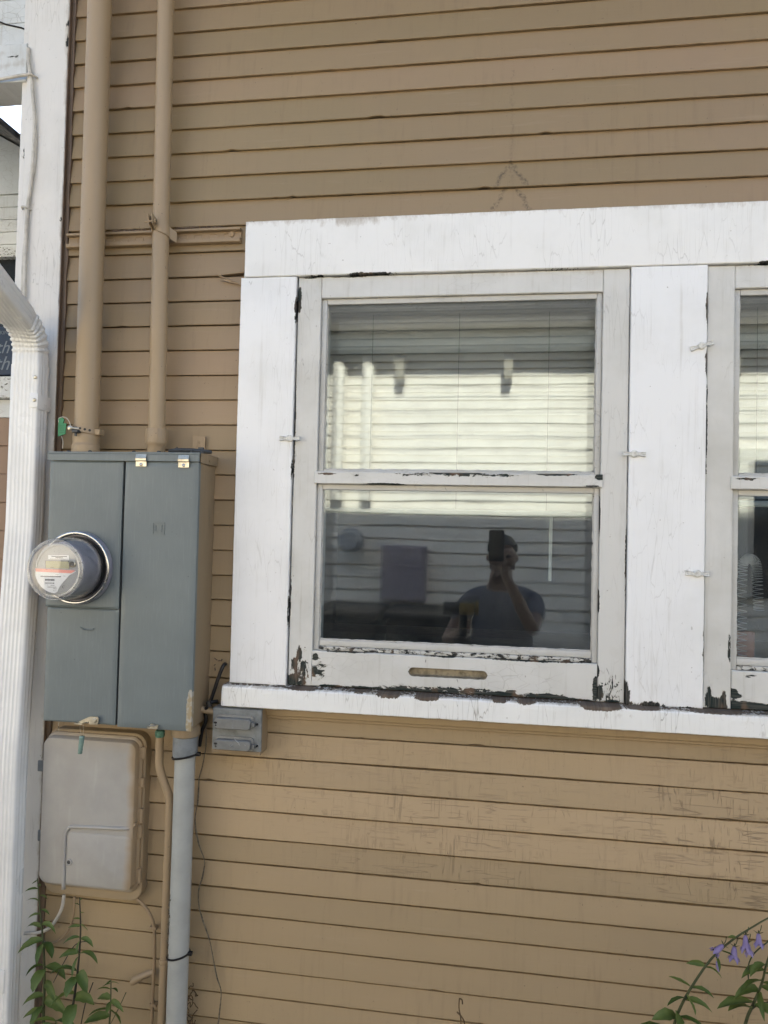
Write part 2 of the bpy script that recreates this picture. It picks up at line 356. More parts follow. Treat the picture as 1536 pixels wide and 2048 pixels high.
def box(bm, x0, x1, y0, y1, z0, z1, bev=0.0, mi=0, seg=2):
    r = bmesh.ops.create_cube(bm, size=1.0)
    vs = r['verts']
    for v in vs: v.co = Vector(((x0+x1)/2 + v.co.x*(x1-x0), (y0+y1)/2 + v.co.y*(y1-y0), (z0+z1)/2 + v.co.z*(z1-z0)))
    fs = {f for v in vs for f in v.link_faces}
    for f in fs: f.material_index = mi
    if bev:
        es = list({e for v in vs for e in v.link_edges})
        bmesh.ops.bevel(bm, geom=es, offset=bev, segments=seg, affect='EDGES', profile=0.5)
    return vs
def prism(bm, pts, y0, y1, mi=0):
    """outline in x,z extruded from y0 (front) to y1"""
    a = [bm.verts.new((p[0], y0, p[1])) for p in pts]; b = [bm.verts.new((p[0], y1, p[1])) for p in pts]
    n = len(pts); fs = [bm.faces.new(a), bm.faces.new(b[::-1])]
    for i in range(n): fs.append(bm.faces.new((a[i], b[i], b[(i+1) % n], a[(i+1) % n])))
    for f in fs: f.material_index = mi
    return fs
def rrect(x0, x1, z0, z1, r, n=5):
    P = []
    for cx, cz, a0 in ((x1-r, z1-r, 0), (x0+r, z1-r, 90), (x0+r, z0+r, 180), (x1-r, z0+r, 270)):
        for k in range(n+1):
            a = R(a0 + 90*k/n); P.append((cx + r*math.cos(a), cz + r*math.sin(a)))
    return P
def frame_of(d):
    d = d.normalized(); h = Vector((0, 0, 1)) if abs(d.z) < 0.9 else Vector((0, 1, 0))
    a = d.cross(h).normalized(); return a, a.cross(d).normalized()
def sweep(bm, path, prof, close=True, mi=0, up=None):
    """sweep a closed profile (list of 2-D points, or function of index) along a path, with a steady frame"""
    P = [Vector(p) for p in path]; n = len(P); rings = []
    d0 = (P[1]-P[0]).normalized()
    if up is not None: a = d0.cross(Vector(up)).normalized(); b = a.cross(d0)
    else: a, b = frame_of(d0)
    for i in range(n):
        d = (P[min(i+1, n-1)] - P[max(i-1, 0)]).normalized()
        a = (a - d*a.dot(d)).normalized(); b = d.cross(a)*(-1 if a.cross(b).dot(d) < 0 else 1)
        b = a.cross(d)*(1 if a.cross(d).dot(b) > 0 else -1)
        pr = prof(i) if callable(prof) else prof
        rings.append([bm.verts.new(P[i] + a*p[0] + b*p[1]) for p in pr])
    m = len(rings[0])
    for i in range(n-1):
        for k in range(m):
            bm.faces.new((rings[i][k], rings[i][(k+1) % m], rings[i+1][(k+1) % m], rings[i+1][k])).material_index = mi
    if close:
        bm.faces.new(rings[0][::-1]).material_index = mi; bm.faces.new(rings[-1]).material_index = mi
    return rings
def circ(r, n=12): return [(r*math.cos(2*math.pi*k/n), r*math.sin(2*math.pi*k/n)) for k in range(n)]
def smooth_path(pts, k=6):
    P = [Vector(p) for p in pts]; out = []
    for i in range(len(P)-1):
        p0, p1, p2, p3 = P[max(i-1, 0)], P[i], P[i+1], P[min(i+2, len(P)-1)]
        for j in range(k):
            t = j/k
            out.append(0.5*((2*p1) + (p2-p0)*t + (2*p0-5*p1+4*p2-p3)*t*t + (3*p1-p0-3*p2+p3)*t**3))
    out.append(P[-1]); return out
def tube(bm, pts, r, n=10, k=6, mi=0):
    path = smooth_path(pts, k) if k > 1 else [Vector(p) for p in pts]
    rf = (lambda i: circ(r(i/(len(path)-1)), n)) if callable(r) else circ(r, n)
    return sweep(bm, path, rf, True, mi)
def cyl(bm, p0, p1, r, n=24, mi=0, r1=None):
    p0, p1 = Vector(p0), Vector(p1); r1 = r if r1 is None else r1
    return sweep(bm, [p0, p1], lambda i: circ(r if i == 0 else r1, n), True, mi)
def lathe(bm, c, prof, n=64, axis='y', mi=0, cap=True):
    """prof: list of (radius, along); axis -y for 'y', z for 'z'"""
    c = Vector(c); rings = []
    for r, t in prof:
        ring = []
        for k in range(n):
            a = 2*math.pi*k/n
            p = Vector((r*math.cos(a), -t, r*math.sin(a))) if axis == 'y' else Vector((r*math.cos(a), r*math.sin(a), t))
            ring.append(bm.verts.new(c + p))
        rings.append(ring)
    for i in range(len(rings)-1):
        for k in range(n):
            bm.faces.new((rings[i][k], rings[i][(k+1) % n], rings[i+1][(k+1) % n], rings[i+1][k])).material_index = mi
    if cap:
        if prof[0][0] > 1e-5: bm.faces.new(rings[0][::-1]).material_index = mi
        if prof[-1][0] > 1e-5: bm.faces.new(rings[-1]).material_index = mi
def text(bm, s, x, y, z, size, shear=0.0, depth=0.0004, align='CENTER', rotz=0.0):
    cu = bpy.data.curves.new('t', 'FONT'); cu.body = s; cu.size = size; cu.shear = shear; cu.extrude = depth; cu.align_x = align; cu.align_y = 'CENTER'; cu.resolution_u = 3
    o = bpy.data.objects.new('t', cu); COL.objects.link(o); bpy.context.view_layer.update()
    me = bpy.data.meshes.new_from_object(o.evaluated_get(bpy.context.evaluated_depsgraph_get()))
    bpy.data.objects.remove(o); bpy.data.curves.remove(cu)
    n0 = len(bm.verts); bm.from_mesh(me); bm.verts.ensure_lookup_table()
    Mx = Matrix.Translation((x, y, z)) @ Matrix.Rotation(rotz, 4, 'Y') @ Matrix.Rotation(R(90), 4, 'X')
    for v in bm.verts[n0:]: v.co = Mx @ v.co
    bpy.data.meshes.remove(me)
NB = bmesh.new
def fbm(x, y, z=0.0): return noise.fractal(Vector((x, y, z)), 1.0, 2.0, 4)

def board(name, x0, x1, z0, z1, yf, yb, mat, parent, wear=(), dirt=None, res=0.006, edge=0.0007, slope=0.0, seed=0.0, amp=0.0006):
    """a painted board: finely divided front, soft irregular arrises; wear = blobs (x, z, rx, rz, strength)"""
    bm = NB()
    nx = max(2, round((x1-x0)/res)); nz = max(2, round((z1-z0)/res))
    xs = [x0, x0+0.0018] + [x0 + (x1-x0)*i/nx for i in range(1, nx)] + [x1-0.0018, x1]
    zs = [z0, z0+0.0018] + [z0 + (z1-z0)*i/nz for i in range(1, nz)] + [z1-0.0018, z1]
    NX, NZ = len(xs), len(zs); g = []; W = []; D = []
    for j, z in enumerate(zs):
        row = []
        for i, x in enumerate(xs):
            e = (i in (0, NX-1)) or (j in (0, NZ-1))
            px, pz = x, z
            py = yf + (0.0018 if e else 0.0) + amp*fbm(x*9+seed, z*9, seed) + slope*(z-z0)
            if i in (0, NX-1): px += edge*fbm(z*40, seed+i, 1.0)
            if j in (0, NZ-1): pz += edge*fbm(x*40, seed+j, 2.0)
            row.append(bm.verts.new((px, py, pz)))
            w = 0.0
            for bx, bz, rx, rz, s in wear:
                d = math.hypot((x-bx)/rx, (z-bz)/rz)
                if d < 1: w = max(w, s*min(1.0, 1.35*(1-d)))
            W.append(w); D.append(dirt(x, z) if dirt else 0.0)
        g.append(row)
    for j in range(NZ-1):
        for i in range(NX-1): bm.faces.new((g[j][i], g[j][i+1], g[j+1][i+1], g[j+1][i]))
    loop = g[0] + [g[j][-1] for j in range(1, NZ)] + g[-1][-2::-1] + [g[j][0] for j in range(NZ-2, 0, -1)]
    idx = [(0, i) for i in range(NX)] + [(j, NX-1) for j in range(1, NZ)] + [(NZ-1, i) for i in range(NX-2, -1, -1)] + [(j, 0) for j in range(NZ-2, 0, -1)]
    back = [bm.verts.new((v.co.x, yb, v.co.z)) for v in loop]
    for j, i in idx: W.append(W[j*NX+i]); D.append(D[j*NX+i]*0.5)
    n = len(loop)
    for k in range(n): bm.faces.new((loop[k], back[k], back[(k+1) % n], loop[(k+1) % n]))
    bm.faces.new(back)
    return obj(name, bm, mat, parent, attrs={'wear': W, 'dirt': D})

# ================================================================ SETTING
bm = NB(); g = 16
vv = [[bm.verts.new((-60+120*i/g, -60+120*j/g, 0.0)) for i in range(g+1)] for j in range(g+1)]
for j in range(g):
    for i in range(g): bm.faces.new((vv[j][i], vv[j][i+1], vv[j+1][i+1], vv[j+1][i]))
tag(obj('ground', bm, M['ground']), kind='structure')

# ================================================================ HOUSE
house = thing('house', (0, 0, 0), 'tan clapboard house wall with white trim around two old peeling windows', 'house')
WX0, WX1, WZ0, WZ1 = -0.4965, 1.2745, 1.166, 2.181        # the wall's window opening
ZB = [2.3903+0.0641*k for k in range(22, 0, -1)] + [2.3903, 2.3245, 2.2593, 2.1946, 2.1319, 2.0691, 2.0054, 1.9404, 1.8776, 1.813, 1.7485, 1.6856, 1.6221, 1.5584,
     1.4953, 1.4324, 1.3708, 1.3043, 1.2416, 1.1753, 1.111, 1.0472, 0.9840, 0.9186, 0.8525, 0.7840, 0.7225, 0.6575, 0.5945, 0.5278, 0.4640, 0.3996, 0.336, 0.27, 0.205, 0.14]
def siding():
    rnd = random.Random(4); bm = NB(); T = []; C = []
    XL, XR = -1.139, 4.2
    for b, zb in enumerate(ZB):
        zt = (ZB[b-1] if b else zb+0.0641) + 0.012
        tone = rnd.uniform(-1, 1)*0.6 + (1.5 if 0.775 < zb < 1.0 else 0.0)
        # which runs of this board are not hidden by the window opening
        runs = [(XL, XR)]
        if zb < WZ1+0.02 and zt > WZ0-0.04: runs = [(XL, WX0-0.06), (WX1+0.06, XR)]
        ph = rnd.uniform(0, 50); lipd = rnd.uniform(0.0088, 0.0105)*(1.25 if zb > 2.25 else 0.95); gr = 0.0018 + 0.0045*max(0.0, min(1.0, (1.5-zb)/0.8)); dp = 0.010
        if zb > 2.25: gr, dp = 0.0004, -0.0020
        crk = 0.0
        if 0.69 < zb < 0.97: crk = 1.0
        elif 0.97 < zb < 1.05: crk = 0.55
        elif zb < 0.52: crk = 0.7
        for x0, x1 in runs:
            n = max(3, int((min(x1, 0.85)-x0)/0.011)) if x0 < 0.85 else 6
            xs = [x0+(min(x1, 0.85)-x0)*i/n for i in range(n+1)] if x0 < 0.85 else [x0+(x1-x0)*i/n for i in range(n+1)]
            if x0 < 0.85 < x1: xs += [0.85+(x1-0.85)*i/12 for i in range(1, 13)]
            prev = None
            for x in xs:
                wob = 0.0011*fbm(x*1.7, zb*7, ph) ; jag = 0.0005*fbm(x*45, ph, 3)
                chip = 0.0
                c = fbm(x*14, ph+9, 5)
                if c > 0.62: chip = 0.0022*(c-0.62)/0.2
                z = zb + wob + jag + min(chip, 0.003)
                lift = 0.0
                if abs(zb-2.1946) < 1e-3 and x > -0.72: lift = (x+0.72)/0.08*0.0065; z += min(lift, 0.007)
                yo = -lipd + 0.0006*fbm(x*3, zb*5, ph+2) - min(lift, 0.012)*0.35
                zg = zt-0.012-gr+0.0009*fbm(x*4, ph, 8); row = [(x, dp, z+0.0004), (x, yo+0.0022, z+0.0002), (x, yo+0.0008, z), (x, yo, z+0.0014), (x, yo*0.62-0.001, z*0.62+zt*0.38), (x, -0.0030, zg), (x, max(dp, -0.001), zg+0.0005)]
                vs = [bm.verts.new(p) for p in row]
                # checking lives on the weathered boards, in patches
                patch = max(0.0, min(1.0, 0.5+0.9*fbm(x*2.3, zb*3, 11)))
                if 0.69 < zb < 0.80: patch *= max(0.0, min(1.0, 0.45+(x+0.35)*0.9))
                if zb < 0.52: patch *= max(0.0, min(1.0, (x-0.0)*2.2))
                for q in row: T.append(tone); C.append(crk*patch)
                if prev:
                    for k in range(6): bm.faces.new((prev[k], vs[k], vs[k+1], prev[k+1]))
                prev = vs
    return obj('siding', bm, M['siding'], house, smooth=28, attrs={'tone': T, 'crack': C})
siding()
# wall core with the opening, the dark room behind it, gable end walls
bm = NB()
YC0, YC1 = 0.0095, 0.13
box(bm, -1.25, WX0-0.055, YC0, YC1, 0, 3.86); box(bm, WX1+0.055, 6.0, YC0, YC1, 0, 3.86)
box(bm, WX0-0.055, WX1+0.055, YC0, YC1, WZ1+0.03, 3.86); box(bm, WX0-0.055, WX1+0.055, YC0, YC1, 0, WZ0-0.05)
obj('wall_core', bm, M['tan_dark'], house)
bm = NB()
for a in ((-1.25, 6, 7.0, 7.14, 0, 3.86), (-1.25, -1.11, 0.13, 7.0, 0, 3.86), (5.86, 6.0, 0.13, 7.0, 0, 3.86), (-1.11, 5.86, 3.4, 3.5, 0.25, 2.75), (-1.11, 5.86, 0.13, 3.4, 2.75, 2.85), (-1.11, 5.86, 0.13, 3.4, 0.15, 0.25)):
    box(bm, *a)
obj('inner_wall', bm, M['room'], house)
bm = NB()
EAVE, RIDGE = 3.40, 6.83  # unseen roof; eave and ridge set for the shade on wall top and neighbour
def slab(bm, x0, x1, y0, z0, y1, z1, t):
    vs = [bm.verts.new(p) for p in ((x0, y0, z0), (x1, y0, z0), (x1, y1, z1), (x0, y1, z1), (x0, y0, z0+t), (x1, y0, z0+t), (x1, y1, z1+t), (x0, y1, z1+t))]
    for f in ((0, 1, 2, 3), (7, 6, 5, 4), (0, 4, 5, 1), (1, 5, 6, 2), (2, 6, 7, 3), (3, 7, 4, 0)): bm.faces.new([vs[i] for i in f])
slab(bm, -1.6, 6.4, -0.55, EAVE, 3.5, RIDGE, 0.14); slab(bm, -1.6, 6.4, 7.55, EAVE, 3.5, RIDGE, 0.14)
obj('roof', bm, M['shingle'], house)
for xe in (-1.18, 5.93):
    bm = NB(); vs = [(xe-0.07, 0.0, 3.86), (xe-0.07, 7.0, 3.86), (xe-0.07, 3.5, 6.78)]
    a = [bm.verts.new(p) for p in vs]; b = [bm.verts.new((p[0]+0.14, p[1], p[2])) for p in vs]
    bm.faces.new(a); bm.faces.new(b)
    for i in range(3): bm.faces.new((a[i], a[(i+1) % 3], b[(i+1) % 3], b[i]))
    obj('gable', bm, M['siding'], house)

# corner board, its brown return edge, the narrow second board behind the cable
cd = lambda x, z: 0.16 + 0.5*max(0, 1-abs(x+1.139)/0.006) + 0.25*fbm(x*12, z*3, 4)
board('corner_board', -1.2545, -1.1395, 0.1, 3.8, -0.026, 0.0, M['corner'], house, dirt=cd, res=0.014, edge=0.0016, amp=0.0012,
      wear=[(-1.141, 2.83, .012, .03, .62), (-1.141, 2.88, .01, .02, .6), (-1.141, 2.35, .006, .02, .55), (-1.2, 2.86, .012, .008, .5), (-1.173, 2.53, .004, .03, .48), (-1.143, 0.95, .005, .03, .6), (-1.143, 0.83, .005, .04, .6)])
bm = NB(); box(bm, -1.1392, -1.1375, -0.0245, -0.001, 0.1, 3.8)
rnd = random.Random(2)
P = [(-1.1385, 0.1)] + [(-1.1285 + 0.0035*fbm(z*5, 1) + 0.002*fbm(z*22, 7), z) for z in [0.1+0.02*i for i in range(185)]] + [(-1.1385, 3.79)]
prism(bm, P, -0.0135, -0.001)
obj('corner_return', bm, M['tan_dark'], house)
board('corner_fillet', -1.2785, -1.2560, 0.1, 3.8, -0.012, 0.06, M['corner'], house, dirt=lambda x, z: 0.3, res=0.012, wear=[(-1.26, 2.54, .02, .04, .5)])

# casings
T0 = lambda x, z: max(0.0, 0.36*(1-(2.3225-z)/0.03)) + 0.12 + 0.18*fbm(x*5, z*7, 3) + (0.32 if abs(x+0.35) < 0.05 else 0)*max(0, 1-(2.3225-z)/0.05)
board('head_casing', -0.6335, 1.42, 2.1815, 2.3225, -0.0325, 0.0, M['white_h'], house, dirt=T0,
      wear=[(-0.34, 2.178, .05, .012, .85), (-0.30, 2.181, .09, .007, .6), (-.45, 2.181, .05, .004, .5), (0.14, 2.18, .12, .004, .5), (0.60, 2.181, .03, .006, .7), (-0.62, 2.322, .03, .006, .4)], edge=0.0009)
sc_d = lambda x, z: max(0, 0.3*(1-(z-1.168)/0.05)) + 0.5*max(0, 1-abs(x-WX0)/0.005)
board('side_casing', -0.6425, -0.4985, 1.168, 2.1805, -0.0300, 0.0, M['white_v'], house, dirt=sc_d, res=0.008,
      wear=[(-0.499, 2.1, .004, .06, .6), (-.4985, 1.70, .004, .05, .5), (-.4985, 1.35, .003, .1, .5)])
board('mullion_casing', 0.3045, 0.4730, 1.168, 2.1805, -0.0300, 0.0, M['white_v'], house, dirt=lambda x, z: max(0, 0.3*(1-(z-1.168)/0.08)), res=0.008,
      wear=[(0.306, 1.19, .011, .045, .95), (0.31, 1.172, .03, .007, .8), (0.36, 1.17, .05, .012, .75), (0.44, 1.168, .04, .006, .6), (0.4725, 2.08, .004, .07, .7), (0.4725, 1.95, .004, .06, .7), (.4725, 1.3, .003, .1, .5)])
board('side_casing', 1.2765, 1.42, 1.168, 2.1805, -0.0300, 0.0, M['white_v'], house, res=0.02)
# sill: front face and sloping top
def sill():
    bm = NB(); W = []; D = []; x0, x1 = -0.6515, 1.44; nx = 420
    blobs = [(-0.24, 1.166, .05, .011, .85), (-0.15, 1.165, .05, .013, .9), (0.02, 1.166, .03, .008, .8), (0.08, 1.166, .03, .008, .85), (0.245, 1.166, .07, .013, .95), (0.34, 1.168, .07, .008, .85), (0.15, 1.170, .09, .005, .6), (-0.45, 1.168, .06, .008, .7), (0.5, 1.168, .12, .007, .75), (-.31, 1.168, .04, .006, .6)]
    for i in range(nx+1):
        x = x0+(x1-x0)*i/nx; e = 0.004 if i in (0, nx) else 0.0
        j = lambda k: 0.0008*fbm(x*30, k*3.1) + 0.0006*fbm(x*90, k*1.7, 4)
        prof = [(0.0, 1.1175), (-0.054, 1.1165), (-0.0585, 1.1165+j(1)), (-0.0605, 1.1185+j(2)), (-0.0605, 1.130), (-0.0605, 1.142), (-0.0605+j(6), 1.152), (-0.060, 1.1615+j(3)), (-0.0570, 1.1655+j(4)), (-0.045, 1.1672), (-0.030, 1.1678), (0.012, 1.1690)]
        xx = x + (0.0015*fbm(1.1*5, i) if e else 0)
        for y, z in prof:
            bm.verts.new((xx + (e*0.3 if i == 0 and z > 1.16 else 0), y*(1-e*4), z))
            w = 0
            for bx, bz, rx, rz, s in blobs:
                d = math.hypot((x-bx)/rx, (z-bz)/rz)
                if d < 1: w = max(w, s*min(1, 1.4*(1-d)))
            if y > -0.05 and z > 1.166: w = max(w, 0.50)
            W.append(w); D.append(0.15+(0.5 if z > 1.165 else 0)+0.25*fbm(x*6, z*30, 2))
    bm.verts.ensure_lookup_table(); m = 12
    for i in range(nx):
        for k in range(m): bm.faces.new([bm.verts[q] for q in (i*m+k, (i+1)*m+k, (i+1)*m+(k+1) % m, i*m+(k+1) % m)])
    bm.faces.new([bm.verts[k] for k in range(m)]); bm.faces.new([bm.verts[nx*m+k] for k in range(m)])
    obj('window_sill', bm, M['white_sill'], house, attrs={'wear': W, 'dirt': D})
sill()
bm = NB(); pr = [(-0.60, 0), (0, 0)]
for (za, zb_, ya) in ((1.0905, 1.1165, -0.0205), (1.0825, 1.0900, -0.0150)):
    n = 120; prev = None
    for i in range(n+1):
        x = -0.548 + 1.97*i/n; w = 0.0007*fbm(x*6, za*9)
        vs = [bm.verts.new(p) for p in ((x, 0, za), (x, ya+0.002, za+w), (x, ya, za+0.0022+w), (x, ya, zb_-0.002), (x, ya+0.002, zb_), (x, 0, zb_))]
        if prev:
            for k in range(5): bm.faces.new((prev[k], vs[k], vs[k+1], prev[k+1]))
        prev = vs
nv = len(bm.verts)
obj('apron_moulding', bm, M['siding'], house, attrs={'tone': [0.0]*nv, 'crack': [0.0]*nv})
# the split clapboard beside the window head
bm = NB()
a, b = at(433, 549, -0.0125), at(488, 572, -0.0125)
sweep(bm, [a, a.lerp(b, .5)+Vector((0, -.001, -.001)), b], [(0.0016, 0), (0, .002), (-0.0016, 0), (0, -.002)])
prism(bm, [(-0.706, 2.183), (-0.6345, 2.166), (-0.6345, 2.170), (-0.69, 2.1845)], -0.0135, -0.010)
nv = len(bm.verts); obj('splinter', bm, M['siding'], house, attrs={'tone': [0.4]*nv, 'crack': [0.0]*nv})
# ---------------------------------------------------------------- windows (storm frame in the casing)
def turn_button(parent, c, ang):
    bm = NB(); c = Vector(c); d = Vector((math.cos(R(ang)), 0, math.sin(R(ang)))); p = Vector((-d.z, 0, d.x))
    lathe(bm, c, [(0.0085, -0.001), (0.0088, 0.004), (0.0068, 0.0065), (0.0040, 0.007), (0.0036, 0.0056), (0.0001, 0.0054)], 20)
    for s in (1, -1):
        P = []
        for t, w in ((0.005, 0.0050), (0.012, 0.0042), (0.019, 0.0058), (0.0255, 0.0062)):
            P.append((c + d*(s*t), w))
        rows = []
        for q, w in P:
            rows.append([bm.verts.new(q + p*k*w + Vector((0, -0.001 - h, 0))) for k, h in ((-1, 0.0), (-0.75, 0.0045), (-0.3, 0.0028), (0.0, 0.0038), (0.3, 0.0028), (0.75, 0.0045), (1, 0.0))])
        for i in range(3):
            for k in range(6): bm.faces.new((rows[i][k], rows[i][k+1], rows[i+1][k+1], rows[i+1][k]))
        for rr in (rows[0], rows[-1]): bm.faces.new(rr)
        for i in range(3): bm.faces.new((rows[i][0], rows[i+1][0], rows[i+1][6], rows[i][6]))
    prism(bm, [(c.x+d.x*.003-p.x*.0006, c.z+d.z*.003-p.z*.0006), (c.x+d.x*.003+p.x*.0006, c.z+d.z*.003+p.z*.0006), (c.x-d.x*.003+p.x*.0006, c.z-d.z*.003+p.z*.0006), (c.x-d.x*.003-p.x*.0006, c.z-d.z*.003-p.z*.0006)], c.y-0.0062, c.y-0.005)
    return obj('turn_button', bm, M['cast'], parent, smooth=40)

def window(ox, first):
    X0, X1 = -0.4950+ox, 0.3025+ox
    li, ri = (X0+0.0595, X1-0.0605) if first else (X0+0.0605, X1-0.0605)
    YF = -0.0225
    sl, sr = (X0+0.0455 if first else X0+0.058), ri
    wl = [(X0+.03, 1.20, .05, .09, .47), (X0+.026, 1.245, .013, .035, .72), (X0+.017, 1.222, .012, .03, .85), (X0+.036, 1.216, .006, .02, .8), (X0+.012, 1.182, .022, .022, .98), (X0+.034, 1.175, .02, .009, .8), (X0+.0440, 1.25, .004, .07, .85), (X0+.004, 2.12, .008, .055, .95), (X0+.0008, 1.8, .004, .25, .55), (X0+.001, 1.4, .003, .2, .5), (X0+.03, 2.178, .03, .004, .7)]
    if not first: wl = [(X0+.03, 1.176, .034, .028, .95), (X0+.012, 1.19, .014, .04, .75), (X0+.045, 1.185, .01, .045, .8), (X0+.0008, 1.8, .004, .25, .6), (X0+.056, 1.3, .004, .1, .8)]
    # the window part itself: the left and right stiles and top rail of the storm frame
    win = board('window', X0, sl if False else li-0.0005, 1.1695, 2.1795, YF, -0.002, M['storm_v'], house, wear=wl, dirt=lambda x, z: 0.12+0.2*fbm(x*8, z*4, 6), res=0.006)
    board('stile', ri+0.0005, X1, 1.1695, 2.1795, YF, -0.002, M['storm_v'], win, dirt=lambda x, z: 0.14+0.2*fbm(x*8, z*4, 8), res=0.0065,
          wear=[(X1-.03, 1.2, .05, .08, .45), (X1-.055, 1.19, .012, .03, .9), (X1-.03, 1.172, .03, .006, .85), (ri, 1.40, .004, .05, .8), (ri, 1.6, .003, .08, .7), (X1-.001, 1.5, .003, .2, .5), (ri, 1.24, .006, .03, .8)])
    board('top_rail', li, ri, 2.1265, 2.1795, YF+0.0004, -0.002, M['storm_h'], win, dirt=lambda x, z: 0.10+0.35*max(0, 1-(2.1795-z)/.02)+0.15*fbm(x*6, z*9), res=0.007,
          wear=[(li+.07, 2.179, .1, .004, .6)])
    board('meeting_rail', li-0.006, ri+0.005, 1.6655, 1.6955, YF-0.0055, -0.002, M['storm_h'], win, dirt=lambda x, z: 0.18+0.2*fbm(x*7, z*20), res=0.005,
          wear=[(li+.33, 1.690, .38, .010, .47), (li+.03, 1.689, .05, .006, .72), (li+.17, 1.6655, .075, .0045, .95), (li+.34, 1.694, .14, .0055, .66), (li+.42, 1.690, .04, .005, .66), (ri-.10, 1.694, .09, .006, .74), (ri, 1.69, .02, .012, .95), (ri-.02, 1.668, .03, .004, .8), (li+.10, 1.686, .012, .003, .7)])
    wr = [(li+.34, 1.176, .38, .022, .50), (li+.02, 1.21, .04, .05, .48), (li+.008, 1.24, .014, .014, .80), (li+.006, 1.205, .014, .02, .85), (li+.05, 1.170, .06, .007, .9), (li+.14, 1.1695, .10, .008, .85), (li+.26, 1.171, .12, .009, .95), (li+.345, 1.175, .02, .013, .95), (li+.45, 1.172, .10, .010, .95), (li+.48, 1.178, .025, .012, .92), (li+.56, 1.174, .08, .012, .95), (ri-.06, 1.170, .08, .008, .9), (ri-.004, 1.20, .010, .05, .92), (li+.08, 1.2565, .09, .0045, .7), (li+.32, 1.2565, .08, .005, .62), (ri-.15, 1.2565, .2, .0045, .72), (li+.30, 1.222, .16, .004, .45)]
    if not first: wr = [(X0+.09, 1.178, .09, .016, .98), (X0+.07, 1.20, .02, .01, .85), (X0+.10, 1.245, .03, .005, .72)] + [(q[0], q[1], q[2], q[3], q[4]) for q in wr[3:8]]
    # bottom rail with its routed slot
    sx0, sx1, sz = li+0.238, li+0.4255, 1.2165
    bl = sl+0.001 if first else li+0.0005
    brx = bl
    board('bottom_rail', brx if not first else li, ri-0.0008, 1.1702, 1.2560, YF-0.0008, -0.002, M['storm_h'], win, dirt=lambda x, z: 0.14+0.2*fbm(x*7, z*12, 2), res=0.0045, wear=wr) if not first else slot_rail(win, li, ri-0.0008, YF-0.0008, wr, sx0, sx1, sz)
    # glazing beads: stepped rims round both panes
    for (gz0, gz1, low) in ((1.6955, 2.1265, False), (1.2560, 1.6655, True)):
        bm = NB(); W = []
        zb0 = gz0 + (0.026 if low else 0.006); zb1 = gz1 - 0.014
        def strip(x0, x1, z0, z1, w, y0=-0.0135, y1=-0.002, bev=0.002):
            n0 = len(bm.verts); box(bm, x0, x1, y0, y1, z0, z1, bev); W.extend([w]*(len(bm.verts)-n0))
        strip(li, li+0.0135, gz0+0.0005, gz1-0.0005, 0.20); strip(ri-0.0125, ri, gz0+0.0005, gz1-0.0005, 0.26)
        strip(li+0.0137, ri-0.0127, zb1, gz1-0.0005, 0.16)
        if low:
            strip(li+0.0137, ri-0.0127, gz0+0.0005, gz0+0.0105, 0.42, -0.0165); strip(li+0.0137, ri-0.0127, gz0+0.0107, zb0, 0.2, -0.0115)
        else: strip(li+0.0137, ri-0.0127, gz0+0.0005, zb0, 0.26)
        obj('glazing_bead', bm, M['bead'], win, smooth=30, attrs={'wear': W, 'dirt': [0.3]*len(W)})
        # crumbling putty line
        bm = NB(); x = li+0.0135; pts = []
        for i in range(90):
            q = i/89; pts.append(((li+0.0135)*(1-q)+(ri-0.0125)*q, -0.0062, zb0 + 0.0012 + 0.0012*fbm(q*60, ox+gz0)))
        sweep(bm, pts, lambda i: circ(0.0022+0.0014*fbm(i*0.4, 3, gz0), 6))
        for xx, s in ((li+0.0142, 1), (ri-0.0132, 2)):
            sweep(bm, [(xx+0.0008*fbm(i*.3, s), -0.0062, zb0+(zb1-zb0)*i/60) for i in range(61)], lambda i: circ(0.0016+0.0012*fbm(i*0.4, s, gz0), 6))
        nv = len(bm.verts); obj('putty', bm, M['bead'], win, smooth=True, attrs={'wear': [0.30]*nv, 'dirt': [0.45]*nv})
        bm = NB(); box(bm, li+0.004, ri-0.004, -0.0055, -0.0025, gz0+0.004, gz1-0.004); obj('pane', bm, M['glass'], win)
    # inner sash behind the storm frame: second layer of glass and its frame
    bm = NB(); a0, a1 = X0-0.02, X1+0.02
    box(bm, a0, li+0.004, 0.045, 0.075, WZ0, WZ1+0.02, .002); box(bm, ri-0.004, a1, 0.045, 0.075, WZ0, WZ1+0.02, .002)
    box(bm, li+0.004, ri-0.004, 0.045, 0.075, 2.118, WZ1+0.02, .002); box(bm, li+0.004, ri-0.004, 0.045, 0.075, WZ0, 1.262, .002); 
    obj('inner_sash', bm, M['porch'], win)
    bm = NB(); box(bm, li+0.001, ri-0.001, 0.058, 0.061, 1.265, 2.115); obj('inner_pane', bm, M['glass'], win)
    return win

